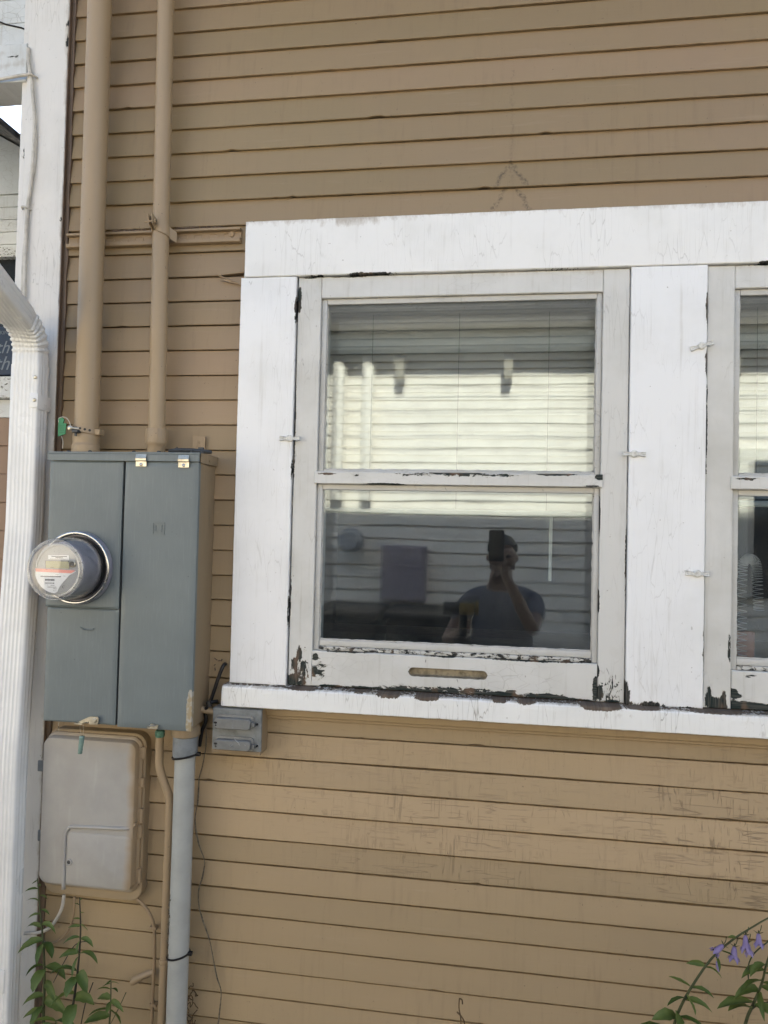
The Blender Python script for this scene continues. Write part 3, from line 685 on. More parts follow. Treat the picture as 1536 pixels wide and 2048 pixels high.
def slot_rail(win, x0, x1, yf, wear, sx0, sx1, sz):
    """bottom rail split round a routed, round-ended hand slot that dips slightly to the right"""
    bm = NB(); W = []; D = []; z0, z1, hr = 1.1702, 1.2560, 0.0105
    nx = 200; xs = sorted(set([x0, x0+.0018, x1-.0018, x1] + [x0+(x1-x0)*i/nx for i in range(nx+1)] + [sx0+0.0001, sx1-0.0001]))
    def half(x):
        if x <= sx0 or x >= sx1: return 0.0
        if x < sx0+hr: return math.sqrt(max(0, hr*hr-(sx0+hr-x)**2))
        if x > sx1-hr: return math.sqrt(max(0, hr*hr-(x-sx1+hr)**2))
        return hr
    def wear_at(x, z):
        w = 0
        for bx, bz, rx, rz, s in wear:
            d = math.hypot((x-bx)/rx, (z-bz)/rz)
            if d < 1: w = max(w, s*min(1, 1.35*(1-d)))
        return w
    cols = []
    for x in xs:
        h = half(x); e = x in (x0, x1); col = []
        lo = sz-h + 0.0007*fbm(x*70, 3)*(h > 0.004); hi = sz+h
        zz = [z0, z0+.0018] + [z0+.0018+(lo-z0-.0018)*k/8 for k in range(1, 9)] + [hi+(z1-.0018-hi)*k/8 for k in range(0, 8)] + [z1-.0018, z1]
        for k, z in enumerate(zz):
            ed = e or k in (0, len(zz)-1)
            q = bm.verts.new((x, yf+(0.0018 if ed else 0)+0.0006*fbm(x*9, z*9), z)); col.append(q); W.append(wear_at(x, z)); D.append(0.14+0.2*fbm(x*7, z*12, 2))
        cols.append((col, h))
    m = len(cols[0][0]); mid = 9
    for (a, ha), (b, hb) in zip(cols, cols[1:]):
        for k in range(m-1):
            if k == mid and (ha > 0 or hb > 0): continue
            try: bm.faces.new((a[k], b[k], b[k+1], a[k+1]))
            except ValueError: pass
    # outer sides
    for edge in ([c[0][0] for c in cols], [c[0][-1] for c in cols][::-1]):
        bk = [bm.verts.new((v.co.x, -0.002, v.co.z)) for v in edge]; W.extend([0.3]*len(bk)); D.extend([.2]*len(bk))
        for k in range(len(edge)-1): bm.faces.new((edge[k], bk[k], bk[k+1], edge[k+1]))
    for cc in (cols[0][0], cols[-1][0]):
        bk = [bm.verts.new((v.co.x, -0.002, v.co.z)) for v in cc]; W.extend([0.3]*len(bk)); D.extend([.2]*len(bk))
        for k in range(len(cc)-1): bm.faces.new((cc[k], bk[k], bk[k+1], cc[k+1]))
    obj('bottom_rail', bm, M['storm_h'], win, attrs={'wear': W, 'dirt': D})
    bm = NB(); P = rrect(sx0-0.0005, sx1+0.0005, sz-hr-0.0005, sz+hr+0.0005, hr, 8)
    a = [bm.verts.new((p[0], yf+0.0006, p[1])) for p in P]; b = [bm.verts.new((p[0]*0.985+0.015*(sx0+sx1)/2, -0.0045, sz+(p[1]-sz)*0.80)) for p in P]
    n = len(P)
    for k in range(n): bm.faces.new((a[k], b[k], b[(k+1) % n], a[(k+1) % n]))
    bm.faces.new(b)
    obj('hand_slot', bm, M['slot'], win)
    bm = NB(); prism(bm, [(x0+.004, z0+.004), (x1-.004, z0+.004), (x1-.004, z1-.004), (x0+.004, z1-.004)], -0.0042, -0.002); obj('rail_back', bm, M['slot'], win)

w1 = window(0.0, True); w2 = window(0.9695, False)
YB = -0.0305
turn_button(w1, at(580, 877, YB), 0); turn_button(w1, at(1268, 908, YB), -2)
turn_button(w2, at(1403, 692, YB), 17); turn_button(w2, at(1394, 1147, YB), -2)
# dark recess behind the joints
bm = NB()
for x0, x1 in ((-0.4983, -0.4952), (0.3027, 0.3043), (0.4732, 0.4743)): box(bm, x0, x1, -0.012, -0.001, 1.169, 2.181)
box(bm, -0.4951, 0.3026, -0.014, -0.001, 2.1796, 2.1813); box(bm, 0.4745, 1.272, -0.014, -0.001, 2.1796, 2.1813)
box(bm, -0.4951, 0.3026, -0.012, -0.001, 1.1660, 1.1700)
obj('joint_shadow_gap', bm, M['dark'], house)

# ================================================================ BLINDS
def blind(x0, x1, zt, zb, label, cords, wand):
    t = thing('venetian_blind', ((x0+x1)/2, 0.11, zb), label, 'blind', 'blinds behind the window glass')
    Y = 0.110
    bm = NB(); box(bm, x0, x1, Y-0.018, Y+0.018, zt, zt+0.03, .003); obj('headrail', bm, M['blind'], t)
    bm = NB(); z = zt-0.008; k = 0
    while z > zb+0.012:
        rows = []; dz = 0.0006*math.sin(k*2.1); sg = 0.0
        N = 16
        for i in range(N+1):
            x = x0+0.002+(x1-x0-0.004)*i/N; w = 0.0007*fbm(x*4, z*7)
            pr = [(0.0062, 0.0118), (0.0010, 0.0064), (-0.0022, 0.0), (-0.0040, -0.0064), (-0.0052, -0.0118)]
            fr = [(Y+a+w, z+b+dz+w) for a, b in pr]; bk = [(Y+a+0.0006+w, z+b+dz+w) for a, b in pr[::-1]]
            rows.append([bm.verts.new((x, a, b)) for a, b in fr+bk])
        for i in range(N):
            for j in range(10): bm.faces.new((rows[i][j], rows[i][(j+1) % 10], rows[i+1][(j+1) % 10], rows[i+1][j]))
        bm.faces.new(rows[0]); bm.faces.new(rows[-1]); z -= 0.0203; k += 1
    obj('slats', bm, M['blind'], t, smooth=60)
    bm = NB(); box(bm, x0+0.002, x1-0.002, Y-0.011, Y+0.011, zb-0.004, zb+0.010, .003); obj('bottom_rail', bm, M['wand'], t)
    for c in cords:
        bm = NB(); cyl(bm, (c, Y-0.0085, zt), (c, Y-0.0085, zb), 0.0007, 6); obj('ladder_cord', bm, M['cord'], t)
    if wand:
        bm = NB(); cyl(bm, (wand[0], Y+0.030, zt-0.02), (wand[0]-0.002, Y+0.030, wand[1]), 0.0042, 6); obj('tilt_wand', bm, M['wand'], t)
BR = at(900, 1027, 0.11).z
blind(-0.470, 0.272, 2.118, BR, 'white mini blind lowered halfway, behind the window with the handle slot', [at(745, 700, .1).x, at(918, 700, .1).x, at(1098, 700, .1).x], (at(1106, 1100, .08).x, at(1105, 1165, .08).z))
blind(0.500, 1.250, 2.118, at(1500, 1010, 0.11).z, 'white mini blind partly cut off by the right edge, behind the second window', [at(1515, 700, .1).x, 0.85, 1.1], None)

# ================================================================ ROOM THINGS (behind the second window)
bm = NB(); c = at(1489, 1250, 0.115); pts = []
top_z, x_l, x_r = at(1492, 1116, .14).z, at(1484, 1200, .14).x, at(1514, 1200, .14).x
axis = smooth_path([(x_l, .14, 1.245), (x_l, .14, 1.35), (x_l, .14, top_z-0.03), (x_l+0.006, .14, top_z-0.008), ((x_l+x_r)/2, .14, top_z-0.001), (x_r-0.004, .14, top_z-0.012), (x_r, .14, top_z-.05), (x_r+0.004, .14, 1.38)], 40)
rr = 0.0115; n = len(axis); turns = 62
for i in range(n*6):
    f = i/6; j = int(f); q = axis[min(j, n-1)].lerp(axis[min(j+1, n-1)], f-j)
    d = (axis[min(j+1, n-1)]-axis[max(j-1, 0)]).normalized(); s = Vector((0, 1, 0)); p = d.cross(s).normalized()
    th = 2*math.pi*turns*i/(n*6)
    pts.append(q + p*rr*math.cos(th) + s*rr*math.sin(th))
sweep(bm, pts, circ(0.0009, 4))
top('coiled_spring', bm, M['springm'], 'white coiled wire looped upright inside the second window', 'coil', smooth=True)
bm = NB(); a, b = at(1470, 1262, .16), at(1508, 1325, .16); box(bm, a.x-.02, b.x, .155, .175, 1.235, a.z, .002)
top('notebook', bm, M['terracotta'], 'reddish brown card standing on the inner sill of the second window', 'card')
bm = NB(); box(bm, -1.0, 2.6, 0.135, 0.72, 1.195, 1.232, .004); [box(bm, x, x+.05, .2, .25, .25, 1.195) for x in (-.9, .8, 2.5)]
top('desk', bm, M['wood'], 'dark wooden desk top inside behind both windows', 'desk')

# ================================================================ METER PANEL
PX0, PX1, PZ0, PZ1, PY = -1.0905, -0.7035, 1.0675, 1.7265, -0.115
panel = thing('meter_panel', ((PX0+PX1)/2, -0.06, PZ0), 'grey steel electrical cabinet with two tall doors and tan painted side', 'electrical panel')
bm = NB(); box(bm, PX0+.002, PX1-.001, PY+.012, -0.004, PZ0+.004, PZ1-.004, .002); obj('cabinet', bm, M['tan_cab'], panel)
GX = -0.8945
def door(name, x0, x1, z0, z1, yf, wear=None, extra=None):
    """sheet-metal cover: folded edges, finely divided so its chipped edge can show"""
    bm = NB(); W = []
    nx, nz = 26, 70
    for j in range(nz+1):
        for i in range(nx+1):
            fx, fz = i/nx, j/nz; x = x0+(x1-x0)*fx; z = z0+(z1-z0)*fz
            e = min(fx, 1-fx)*(x1-x0); e2 = min(fz, 1-fz)*(z1-z0)
            y = yf + (0.0025 if min(e, e2) < 1e-6 else 0.0) + 0.0007*fbm(x*5, z*4, 3)
            bm.verts.new((x, y, z)); W.append(wear(x, z) if wear else 0.0)
    bm.verts.ensure_lookup_table(); N = nx+1
    for j in range(nz):
        for i in range(nx): bm.faces.new([bm.verts[q] for q in (j*N+i, j*N+i+1, (j+1)*N+i+1, (j+1)*N+i)])
    idx = [(0, i) for i in range(N)] + [(j, nx) for j in range(1, nz+1)] + [(nz, i) for i in range(nx-1, -1, -1)] + [(j, 0) for j in range(nz-1, 0, -1)]
    lp = [bm.verts[j*N+i] for j, i in idx]; bk = [bm.verts.new((v.co.x, yf+0.014, v.co.z)) for v in lp]; W.extend([W[j*N+i] for j, i in idx])
    for k in range(len(lp)): bm.faces.new((lp[k], bk[k], bk[(k+1) % len(lp)], lp[(k+1) % len(lp)]))
    bm.faces.new(bk)
    if extra: extra(bm); W.extend([0.0]*(len(bm.verts)-len(W)))
    return obj(name, bm, M['greybox'], panel, smooth=25, attrs={'wear': W})
door('meter_cover', PX0, GX-0.0035, 1.3475, PZ1-.019, PY)
def arcs(bm):
    c = at(176, 1232, PY)
    for r, a0, a1 in ((0.034, 235, 300), ):
        P = [(c.x+r*math.cos(R(a)), PY-0.0006, c.z+r*math.sin(R(a))) for a in range(a0, a1+1, 4)]
        sweep(bm, P, circ(0.0012, 6))
door('lower_cover', PX0+.0035, GX-0.0035, PZ0, 1.3460, PY+.0025, extra=arcs)
def wr(x, z):
    d = math.hypot((x-(PX1-.004))/.013, (z-1.10)/.085)
    return 0.98*min(1, 1.5*(1-d)) if d < 1 else 0.0
def emblem(bm):
    c = at(318, 1057, PY)
    def ring(h, w):
        for a in ((-h, h, h-w, h), (-h, h, -h, -h+w), (-h, -h+w, -h+w, h-w), (h-w, h, -h+w, h-w)):
            box(bm, c.x+a[0], c.x+a[1], PY-0.0026, PY+0.001, c.z+a[2], c.z+a[3])
    ring(0.0150, 0.0017); ring(0.0085, 0.0016)
    box(bm, c.x-.0025, c.x+.004, PY-0.0024, PY+.001, c.z-.0055, c.z-.0044)
door('breaker_door', GX+0.0035, PX1, PZ0-.002, PZ1-.019, PY-.001, wr, emblem)
bm = NB(); box(bm, GX-.0034, GX+.0034, PY+.010, PY+.0125, PZ0, PZ1-.02); obj('door_gap', bm, M['black'], panel)
# rain cap with folded lip
bm = NB(); box(bm, PX0-.004, PX1+.003, PY-.0045, -0.003, PZ1-.0018, PZ1+.0035, .0012)
box(bm, PX0-.004, PX1+.003, PY-.0045, PY-.0030, PZ1-.0185, PZ1-.002, .0005)
obj('rain_cap', bm, M['greybox'], panel, attrs={'wear': [0.0]*len(bm.verts)})
bm = NB(); box(bm, PX1+.0035, PX1+.0052, PY+.001, -0.006, PZ1-.021, PZ1+.003, .0006); cyl(bm, (PX1+.005, -0.06, PZ1-.012), (PX1+.0068, -0.06, PZ1-.012), .003, 10)
obj('cap_return', bm, M['tan_cab'], panel)
for u, v in ((283, 922), (368, 924)):
    c = at(u, v, PY-.004); bm = NB(); x0, x1 = c.x-.0135, c.x+.0135
    prof = [(-.0042, .0165), (-.0050, .0165), (-.0085, .006), (-.0085, .001), (-.0048, -.001), (-.0048, -.013), (-.0036, -.013), (-.0036, 0.0), (-.0070, .002), (-.0070, .0055)]
    a = [bm.verts.new((x0, PY+y-.001, c.z+z)) for y, z in prof]; b = [bm.verts.new((x1, PY+y-.001, c.z+z)) for y, z in prof]
    for k in range(len(prof)): bm.faces.new((a[k], b[k], b[(k+1) % len(prof)], a[(k+1) % len(prof)]))
    bm.faces.new(a); bm.faces.new(b)
    ob = obj('door_clip', bm, M['zinc'], panel)
    bm = NB(); lathe(bm, (c.x, PY-.0055, c.z-.008), [(.0036, 0), (.0040, .0016), (.0022, .0026), (.0012, .0018), (.0001, .0018)], 14); obj('screw', bm, M['steel'], ob, smooth=40)
# padlock hasp and lower latch
c = at(178, 1440, PY-.004); bm = NB()
prism(bm, [(c.x-.03, c.z-.008), (c.x-.012, c.z-.007), (c.x-.004, c.z-.004), (c.x+.004, c.z-.010), (c.x+.024, c.z-.009), (c.x+.026, c.z+.006), (c.x+.022, c.z+.0095), (c.x+.002, c.z+.0085), (c.x-.014, c.z+.001)], PY-.0065, PY-.0035)
prism(bm, [(c.x-.030, c.z-.0085), (c.x-.010, c.z-.0085), (c.x-.010, c.z-.006), (c.x-.030, c.z-.006)], PY-.018, PY-.0062)
lathe(bm, (c.x+.016, PY-.0063, c.z+.0005), [(.0055, 0), (.0055, .002), (.004, .003), (.0001, .003)], 14)
obj('hasp', bm, M['zinc'], panel)
bm = NB(); c = at(306, 1452, PY-.004); prism(bm, [(c.x-.013, c.z-.006), (c.x+.012, c.z-.006), (c.x+.014, c.z+.003), (c.x-.004, c.z+.006)], PY-.007, PY-.003); tube(bm, [(c.x-.013, PY-.006, c.z-.003), (c.x-.004, PY-.014, c.z+.002), (c.x+.009, PY-.010, c.z+.003)], .0018, 6)
obj('latch', bm, M['zinc'], panel)
# mounting lug on the wall above, steel hook and screws on the cap
bm = NB(); c = at(398, 890, -.016); hw, hh = .0165, .028
prism(bm, [(c.x-hw, c.z-hh), (c.x+hw, c.z-hh), (c.x+hw, c.z+hh*.75), (c.x-hw, c.z+hh*.85)], -.0175, -.0145)
k0 = len(bm.verts)
P = [(c.x+.0055*math.cos(R(a)), -.0178, c.z-.006+.0055*math.sin(R(a))) for a in range(-60, 241, 20)]; sweep(bm, P, circ(.0008, 6))
P = [(c.x+.003*math.cos(R(a)), -.0178, c.z+.0065+.003*math.sin(R(a))) for a in range(0, 361, 30)]; sweep(bm, P, circ(.0008, 6))
obj('mounting_lug', bm, M['tan'], panel)
bm = NB()
zc = PZ1+.0035
for u in (138, 180, 268, 318, 384, 405): bm = NB(); p = at(u, 900, -.1); lathe(bm, (p.x, -.1, zc-.001), [(.005, 0), (.005, .004), (.003, .006), (.0001, .006)], 10, 'z'); obj('cap_screw', bm, M['blackcov'], panel, smooth=40)
bm = NB(); p0 = at(338, 899, -.09); p1 = at(425, 908, -.09)
tube(bm, [(p0.x, -.09, zc+.006), (p0.x+.03, -.095, zc+.0075), (p1.x-.02, -.098, zc+.005), (p1.x, -.095, zc+.003)], lambda t: .0035+.002*math.sin(math.pi*t), 8)
prism(bm, [(p0.x+.008, zc+.004), (p0.x+.022, zc+.005), (p0.x+.022, zc+.016)], -.095, -.088); prism(bm, [(p1.x-.034, zc+.004), (p1.x-.022, zc+.004), (p1.x-.022, zc+.015), (p1.x-.034, zc+.015)], -.097, -.09)
obj('pull_handle', bm, M['blackcov'], panel, smooth=40)

# ---------------------------------------------------------------- the meter
mc = Vector((-1.0035, PY, 1.4455))
meter = thing('electric_meter', (mc.x, PY-.05, mc.z-.087), 'round glass covered electricity meter with label and screen, plugged into the grey cabinet', 'meter')
bm = NB(); lathe(bm, mc, [(.082, -.002), (.0885, -.001), (.0895, .004), (.0895, .012), (.0875, .0155), (.084, .0155), (.0835, .012), (.079, .0115)], 96); obj('base_flange', bm, M['meterbody'], meter, smooth=35)
bm = NB(); P = [mc+Vector((.0848*math.cos(a), -.0175, .0848*math.sin(a))) for a in [2*math.pi*k/96 for k in range(97)]]; sweep(bm, P, [(.0042*math.cos(t), .0032*math.sin(t)) for t in [2*math.pi*k/10 for k in range(10)]], False, up=(0, 1, 0)); obj('sealing_ring', bm, M['steel'], meter, smooth=True)
bm = NB(); lathe(bm, mc, [(.0765, .010), (.0765, .024), (.0735, .024), (.0735, .012)], 80, cap=False); obj('inner_ring', bm, M['black'], meter, smooth=40)
bm = NB(); lathe(bm, mc, [(.0680, .005), (.0660, .050), (.0625, .080), (.0595, .0825)], 80, cap=True); obj('body', bm, M['meterbody'], meter, smooth=35)
FY = PY-.0853
bm = NB(); lathe(bm, mc, [(.0600, .0820), (.0600, .0845), (.0575, .0853), (.0001, .0853)], 80); P = [mc+Vector((.0555*math.cos(a), -.0858, .0555*math.sin(a))) for a in [2*math.pi*k/64 for k in range(65)]]; sweep(bm, P, circ(.0011, 6), False); obj('face', bm, M['meterface'], meter, smooth=35)
fx = lambda u, v: at(u, v, FY)
def plate(name, P, mat, y=0.0008, h=.0008, par=None):
    bm = NB(); prism(bm, P, FY-y-h, FY-y); return obj(name, bm, mat, par or meter)
def uvp(*pts): return [(fx(u, v).x, fx(u, v).z) for u, v in pts]
# white lower label: chord on top, arc below, diagonal cut to the right
c0 = fx(113, 1140); P = uvp((72, 1141), (151, 1141), (153, 1143), (139, 1151), (128, 1163), (119, 1175), (115, 1184))
P += [(c0.x + .054*math.cos(R(a)), c0.z + .054*math.sin(R(a))) for a in range(268, 190, -8)]
lab = plate('data_label', P, M['paper'])
plate('colour_band', uvp((72, 1136.5), (148, 1140.5), (152, 1141.5), (143, 1146.5), (73, 1143)), M['salmon'], .0017)
plate('serial_label', [(p[0], p[1]) for p in uvp((97, 1110), (138, 1110.5), (139, 1120), (97, 1118.5))], M['paper'])
plate('display', uvp((92, 1121.5), (138, 1123), (139, 1137.5), (92, 1135.5)), M['lcd'], .0008)
bm = NB()
for P in (uvp((91, 1120.5), (139, 1122), (139, 1123.2), (91, 1121.7)), uvp((91, 1121), (92.3, 1121), (92.3, 1136.5), (91, 1136.5))): prism(bm, P, FY-.0022, FY-.0008)
obj('display_bezel', bm, M['inkgrey'], meter)
p = fx(146, 1127.5); bm = NB(); lathe(bm, (p.x, FY, p.z), [(.0085, 0), (.0085, .004), (.0065, .0055), (.0058, .004), (.0001, .004)], 28); op = obj('optical_port', bm, M['zinc'], meter, smooth=40)
bm = NB(); lathe(bm, (p.x, FY-.0041, p.z), [(.0055, 0), (.005, .0018), (.0001, .0022)], 24); obj('port_lens', bm, M['black'], op, smooth=40)
bm = NB(); rnd = random.Random(8)
def dashes(u0, u1, v, slope, h, lo=.6, hi=1.8, gap=.5, y=.0019):
    u = u0
    while u < u1:
        w = rnd.uniform(lo, hi); hh = h*rnd.uniform(.75, 1)
        vv = v+slope*(u-u0); prism(bm, uvp((u, vv-hh/2), (min(u+w, u1), vv-hh/2), (min(u+w, u1), vv+hh/2), (u, vv+hh/2)), FY-y, FY-.0010); u += w+gap
dashes(104, 135, 1112.6, .02, 1.7, .7, 1.5, .35); dashes(112, 127, 1115.2, .02, 1.5, .7, 1.4, .4); dashes(101, 136, 1117.6, .02, .8)
dashes(82, 123, 1152.5, .02, 2.2, .7, 1.6, .3); dashes(91, 110, 1159.5, .02, 3.6, 1.0, 1.9, .5); dashes(91, 110, 1166, .02, 2.4, .8, 2.2, 1.0); dashes(102, 110, 1170.5, .02, 1.0); dashes(96, 114, 1174, .02, 1.2); dashes(107, 114, 1177.5, .02, 1.2); dashes(107, 114, 1181.5, .02, .9); dashes(101, 109, 1134.5, .02, 1.2); dashes(112, 118, 1149, 0, .7); dashes(127, 132, 1152, .02, .7)
obj('label_print', bm, M['ink'], meter)
bm = NB(); p = fx(127, 1174); text(bm, 'C', p.x, FY-.001, p.z, .0085); obj('letter', bm, M['ink'], meter)
# clear cover: two-walled shell of real thickness
bm = NB(); lathe(bm, mc, [(.0765, .012), (.0755, .020), (.0738, .050), (.0722, .090), (.0708, .099), (.0680, .1035), (.0640, .1045), (.0605, .1030), (.0585, .1035), (.0001, .1042),
                         (.0001, .1018), (.0575, .1012), (.0605, .1005), (.0640, .1022), (.0668, .1012), (.0688, .0975), (.0702, .0895), (.0718, .050), (.0735, .020), (.0745, .012)], 112, cap=False)
obj('glass_cover', bm, M['clear'], meter, smooth=40)
for a in (38, 142, 218, 322, 15, 345):
    bm = NB(); P = [mc + Vector((r*math.cos(R(a)), -t, r*math.sin(R(a)))) for r, t in ((.0700, .1000), (.0668, .1030), (.0640, .1046))]
    sweep(bm, P, circ(.0007, 6)); obj('cover_notch', bm, M['black'], meter)
bm = NB()
for t_, r_, q_ in ((.1010, .0688, .0020), (.1045, .0625, .0012)): sweep(bm, [mc+Vector((r_*math.cos(a), -t_, r_*math.sin(a))) for a in [2*math.pi*k/96 for k in range(97)]], circ(q_, 8), False, up=(0, 1, 0))  # thin glossy rings added to give the cover's edge its highlight
obj('cover_rim', bm, mat_glass('cover_rim_glass', 0.0, (.86, .87, .88), 2.1, (1, 1, 1, 1)), meter, smooth=True)


# ================================================================ PIPES ON THE WALL
def plumb_pipe(name, xt, xb, y, r, zt, zb, mat, label, extra=None):
    t = thing(name, (xb, y, zb), label, 'pipe')
    bm = NB(); n = 60
    sweep(bm, [(xb+(xt-xb)*i/n + 0.0006*fbm(i*.15, r*40), y, zb+(zt-zb)*i/n) for i in range(n+1)], circ(r, 40)); obj('pipe', bm, mat, t, smooth=40); return t
BX = (-1.0377, -1.0290)
big = plumb_pipe('service_mast', BX[0], BX[1], -0.060, 0.0302, 4.6, 1.775, M['tan_pipe'], 'thick tan painted service pipe rising from the grey cabinet beside the white corner board')
bm = NB(); lathe(bm, (BX[1], -.060, 1.7285), [(.0440, 0), (.0440, .004), (.0345, .0055), (.0340, .022), (.0325, .024), (.0318, .030), (.0325, .034), (.0330, .044), (.0322, .050), (.0303, .056)], 48, 'z'); obj('hub', bm, M['tan_pipe'], big, smooth=35)
bm = NB(); P = [(BX[1]+.0332*math.cos(R(a)), -.060+.0332*math.sin(R(a)), 1.791-.006*math.cos(R(a))) for a in range(0, 361, 8)]
sweep(bm, P, [(.0012, .0075), (-.0012, .0075), (-.0012, -.0075), (.0012, -.0075)], False, up=(0, 0, 1)); st = obj('grounding_strap', bm, M['tan_pipe'], big, smooth=40)
bm = NB()
for k in range(6):
    a = R(218+k*19); p = Vector((BX[1]+.0343*math.cos(a), -.060+.0343*math.sin(a), 1.791-.006*math.cos(a))); d = Vector((math.cos(a), math.sin(a), 0)); cyl(bm, p-d*.001, p+d*.0006, .0032, 12)
obj('strap_hole', bm, M['black'], st)
bm = NB(); box(bm, BX[1]+.030, BX[1]+.044, -.075, -.050, 1.777, 1.7915, .002); obj('strap_lug', bm, M['tan_pipe'], st)
bm = NB(); p = at(140, 856, -.10); cyl(bm, p+Vector((.0, 0, 0)), p+Vector((.02, .01, -.001)), .0045, 10); lathe(bm, p+Vector((0, .002, 0)), [(.0062, 0), (.0066, .003), (.004, .005), (.0001, .005)], 16); obj('strap_screw', bm, M['zinc'], st, smooth=40)
bm = NB(); box(bm, p.x+.008, p.x+.024, p.y-.006, p.y+.012, p.z-.012, p.z-.004, .002); cyl(bm, p+Vector((.016, 0, -.02)), p+Vector((.016, 0, -.004)), .003, 8); obj('strap_nut', bm, M['blackcov'], st)

small = plumb_pipe('conduit_riser', -0.8730, -0.8440, -0.052, 0.0208, 4.6, 1.785, M['tan_pipe'], 'thinner tan painted conduit rising from the grey cabinet, clamped to the slotted rail')
bm = NB(); lathe(bm, (-.8440, -.052, 1.7285), [(.0222, 0), (.0222, .022), (.0236, .024), (.0258, .030), (.0262, .032), (.0262, .0635), (.0250, .066), (.0209, .0665)], 40, 'z')
for a in (200, 250, 300, 340): q = R(a); cyl(bm, (-.844+.0262*math.cos(q), -.052+.0262*math.sin(q), 1.759), (-.844+.0262*math.cos(q), -.052+.0262*math.sin(q), 1.793), .0012, 6)
obj('coupling', bm, M['tan_pipe'], small, smooth=35)
bm = NB(); zc2 = at(325, 458, -.07).z; xc2 = -0.844-.0104*(zc2-1.8146)
def band(ang, z0f, z1f, r=.0222, tail=None, t=.0016):
    pts = [(xc2+r*math.cos(R(a)), -.052+r*math.sin(R(a)), z0f(i/(len(ang)-1)), z1f(i/(len(ang)-1)), math.cos(R(a)), math.sin(R(a))) for i, a in enumerate(ang)]
    if tail: pts += tail
    rows = []
    for x, y, za, zb_, nx, ny in pts:
        rows.append([bm.verts.new(p) for p in ((x, y, za), (x+nx*t, y+ny*t, za), (x+nx*t, y+ny*t, zb_), (x, y, zb_))])
    for i in range(len(rows)-1):
        for k in range(4): bm.faces.new((rows[i][k], rows[i][(k+1) % 4], rows[i+1][(k+1) % 4], rows[i+1][k]))
    bm.faces.new(rows[0]); bm.faces.new(rows[-1])
band(list(range(-104, 1, 8)), lambda t: zc2-.004-.012*t, lambda t: zc2+.024-.012*t, tail=[(xc2+.027, -.046, zc2-.020, zc2+.008, .8, -.6), (xc2+.034, -.036, zc2-.022, zc2+.004, .8, -.6)])
band(list(range(-128, -185, -8)), lambda t: zc2-.004-.010*t, lambda t: zc2+.024-.012*t, tail=[(xc2-.026, -.044, zc2-.016, zc2+.006, -.8, -.6)])
for a, dx in ((-104, .0006), (-128, -.0020)):
    x, y = xc2+.0225*math.cos(R(a)), -.052+.0225*math.sin(R(a)); P = [(y+.002, zc2-.005), (y-.020, zc2+.006), (y-.024, zc2+.030), (y+.002, zc2+.026)]
    u_ = [bm.verts.new((x+dx*1.5*(-(p[0]-y))*40, p[0], p[1])) for p in P]; w_ = [bm.verts.new((x+.0016+dx*1.5*(-(p[0]-y))*40, p[0], p[1])) for p in P]
    bm.faces.new(u_); bm.faces.new(w_[::-1])
    for k in range(4): bm.faces.new((u_[k], w_[k], w_[(k+1) % 4], u_[(k+1) % 4]))
cyl(bm, (xc2-.026, -.088, zc2+.013), (xc2+.004, -.088, zc2+.013), .0026, 8); cyl(bm, (xc2-.001, -.088, zc2+.013), (xc2+.004, -.088, zc2+.013), .0055, 6)
obj('pipe_clamp', bm, M['tan_pipe'], small, smooth=35)

# slotted strut
rail = thing('strut_channel', (-0.88, -.02, 2.274), 'tan painted slotted metal strut fixed across the clapboards behind both upright pipes', 'bracket rail')
bm = NB(); x0, x1 = -1.126, -0.6515; za, zb2 = 2.2755, 2.3125
N = 60; prev = None
prof = [(-.004, za), (-.028, za), (-.0335, za+.002), (-.0345, za+.006), (-.0335, za+.0105), (-.030, za+.0115), (-.0175, za+.012), (-.0165, za+.013), (-.0165, zb2-.007), (-.0175, zb2-.006), (-.030, zb2-.0055), (-.0335, zb2-.0045), (-.0345, zb2-.002), (-.0335, zb2+.001), (-.028, zb2+.0015), (-.004, zb2+.0015)]
prof = [(y*.72, z) for y, z in prof]
a = [bm.verts.new((x0, y, z)) for y, z in prof]; b = [bm.verts.new((x1, y, z)) for y, z in prof]
for k in range(len(prof)): bm.faces.new((a[k], b[k], b[(k+1) % len(prof)], a[(k+1) % len(prof)]))
bm.faces.new(a); bm.faces.new(b)
obj('channel', bm, M['tan'], rail, smooth=30)
bm = NB()
for k in range(11):
    cx = -1.09+.0405*k
    P = [(q[0], -.0123, q[1]) for q in rrect(cx-.0115, cx+.0115, za+.0145, zb2-.0105, .0055, 4)]; P.append(P[0]); sweep(bm, P, circ(.0011, 5), False)
p = at(462, 466, -.017); lathe(bm, (p.x, -.0119, p.z), [(.0085, 0), (.008, .0025), (.004, .004), (.0001, .0035)], 14)
obj('slot_rims', bm, M['tan'], rail)
bm = NB(); rnd = random.Random(5)
for k in range(150):
    x = rnd.uniform(-1.0, -.70); r = rnd.uniform(.001, .0032)
    if abs(x+.855) < .03: continue
    bmesh.ops.create_icosphere(bm, subdivisions=1, radius=r, matrix=Matrix.Translation((x, -.018+rnd.uniform(-.006, .004), zb2+.003+rnd.uniform(0, .003))) @ Matrix.Diagonal((2.2, 1, .7, 1)))
tag(obj('caked_dirt', bm, M['tan_dark'], rail, smooth=True), kind='stuff')

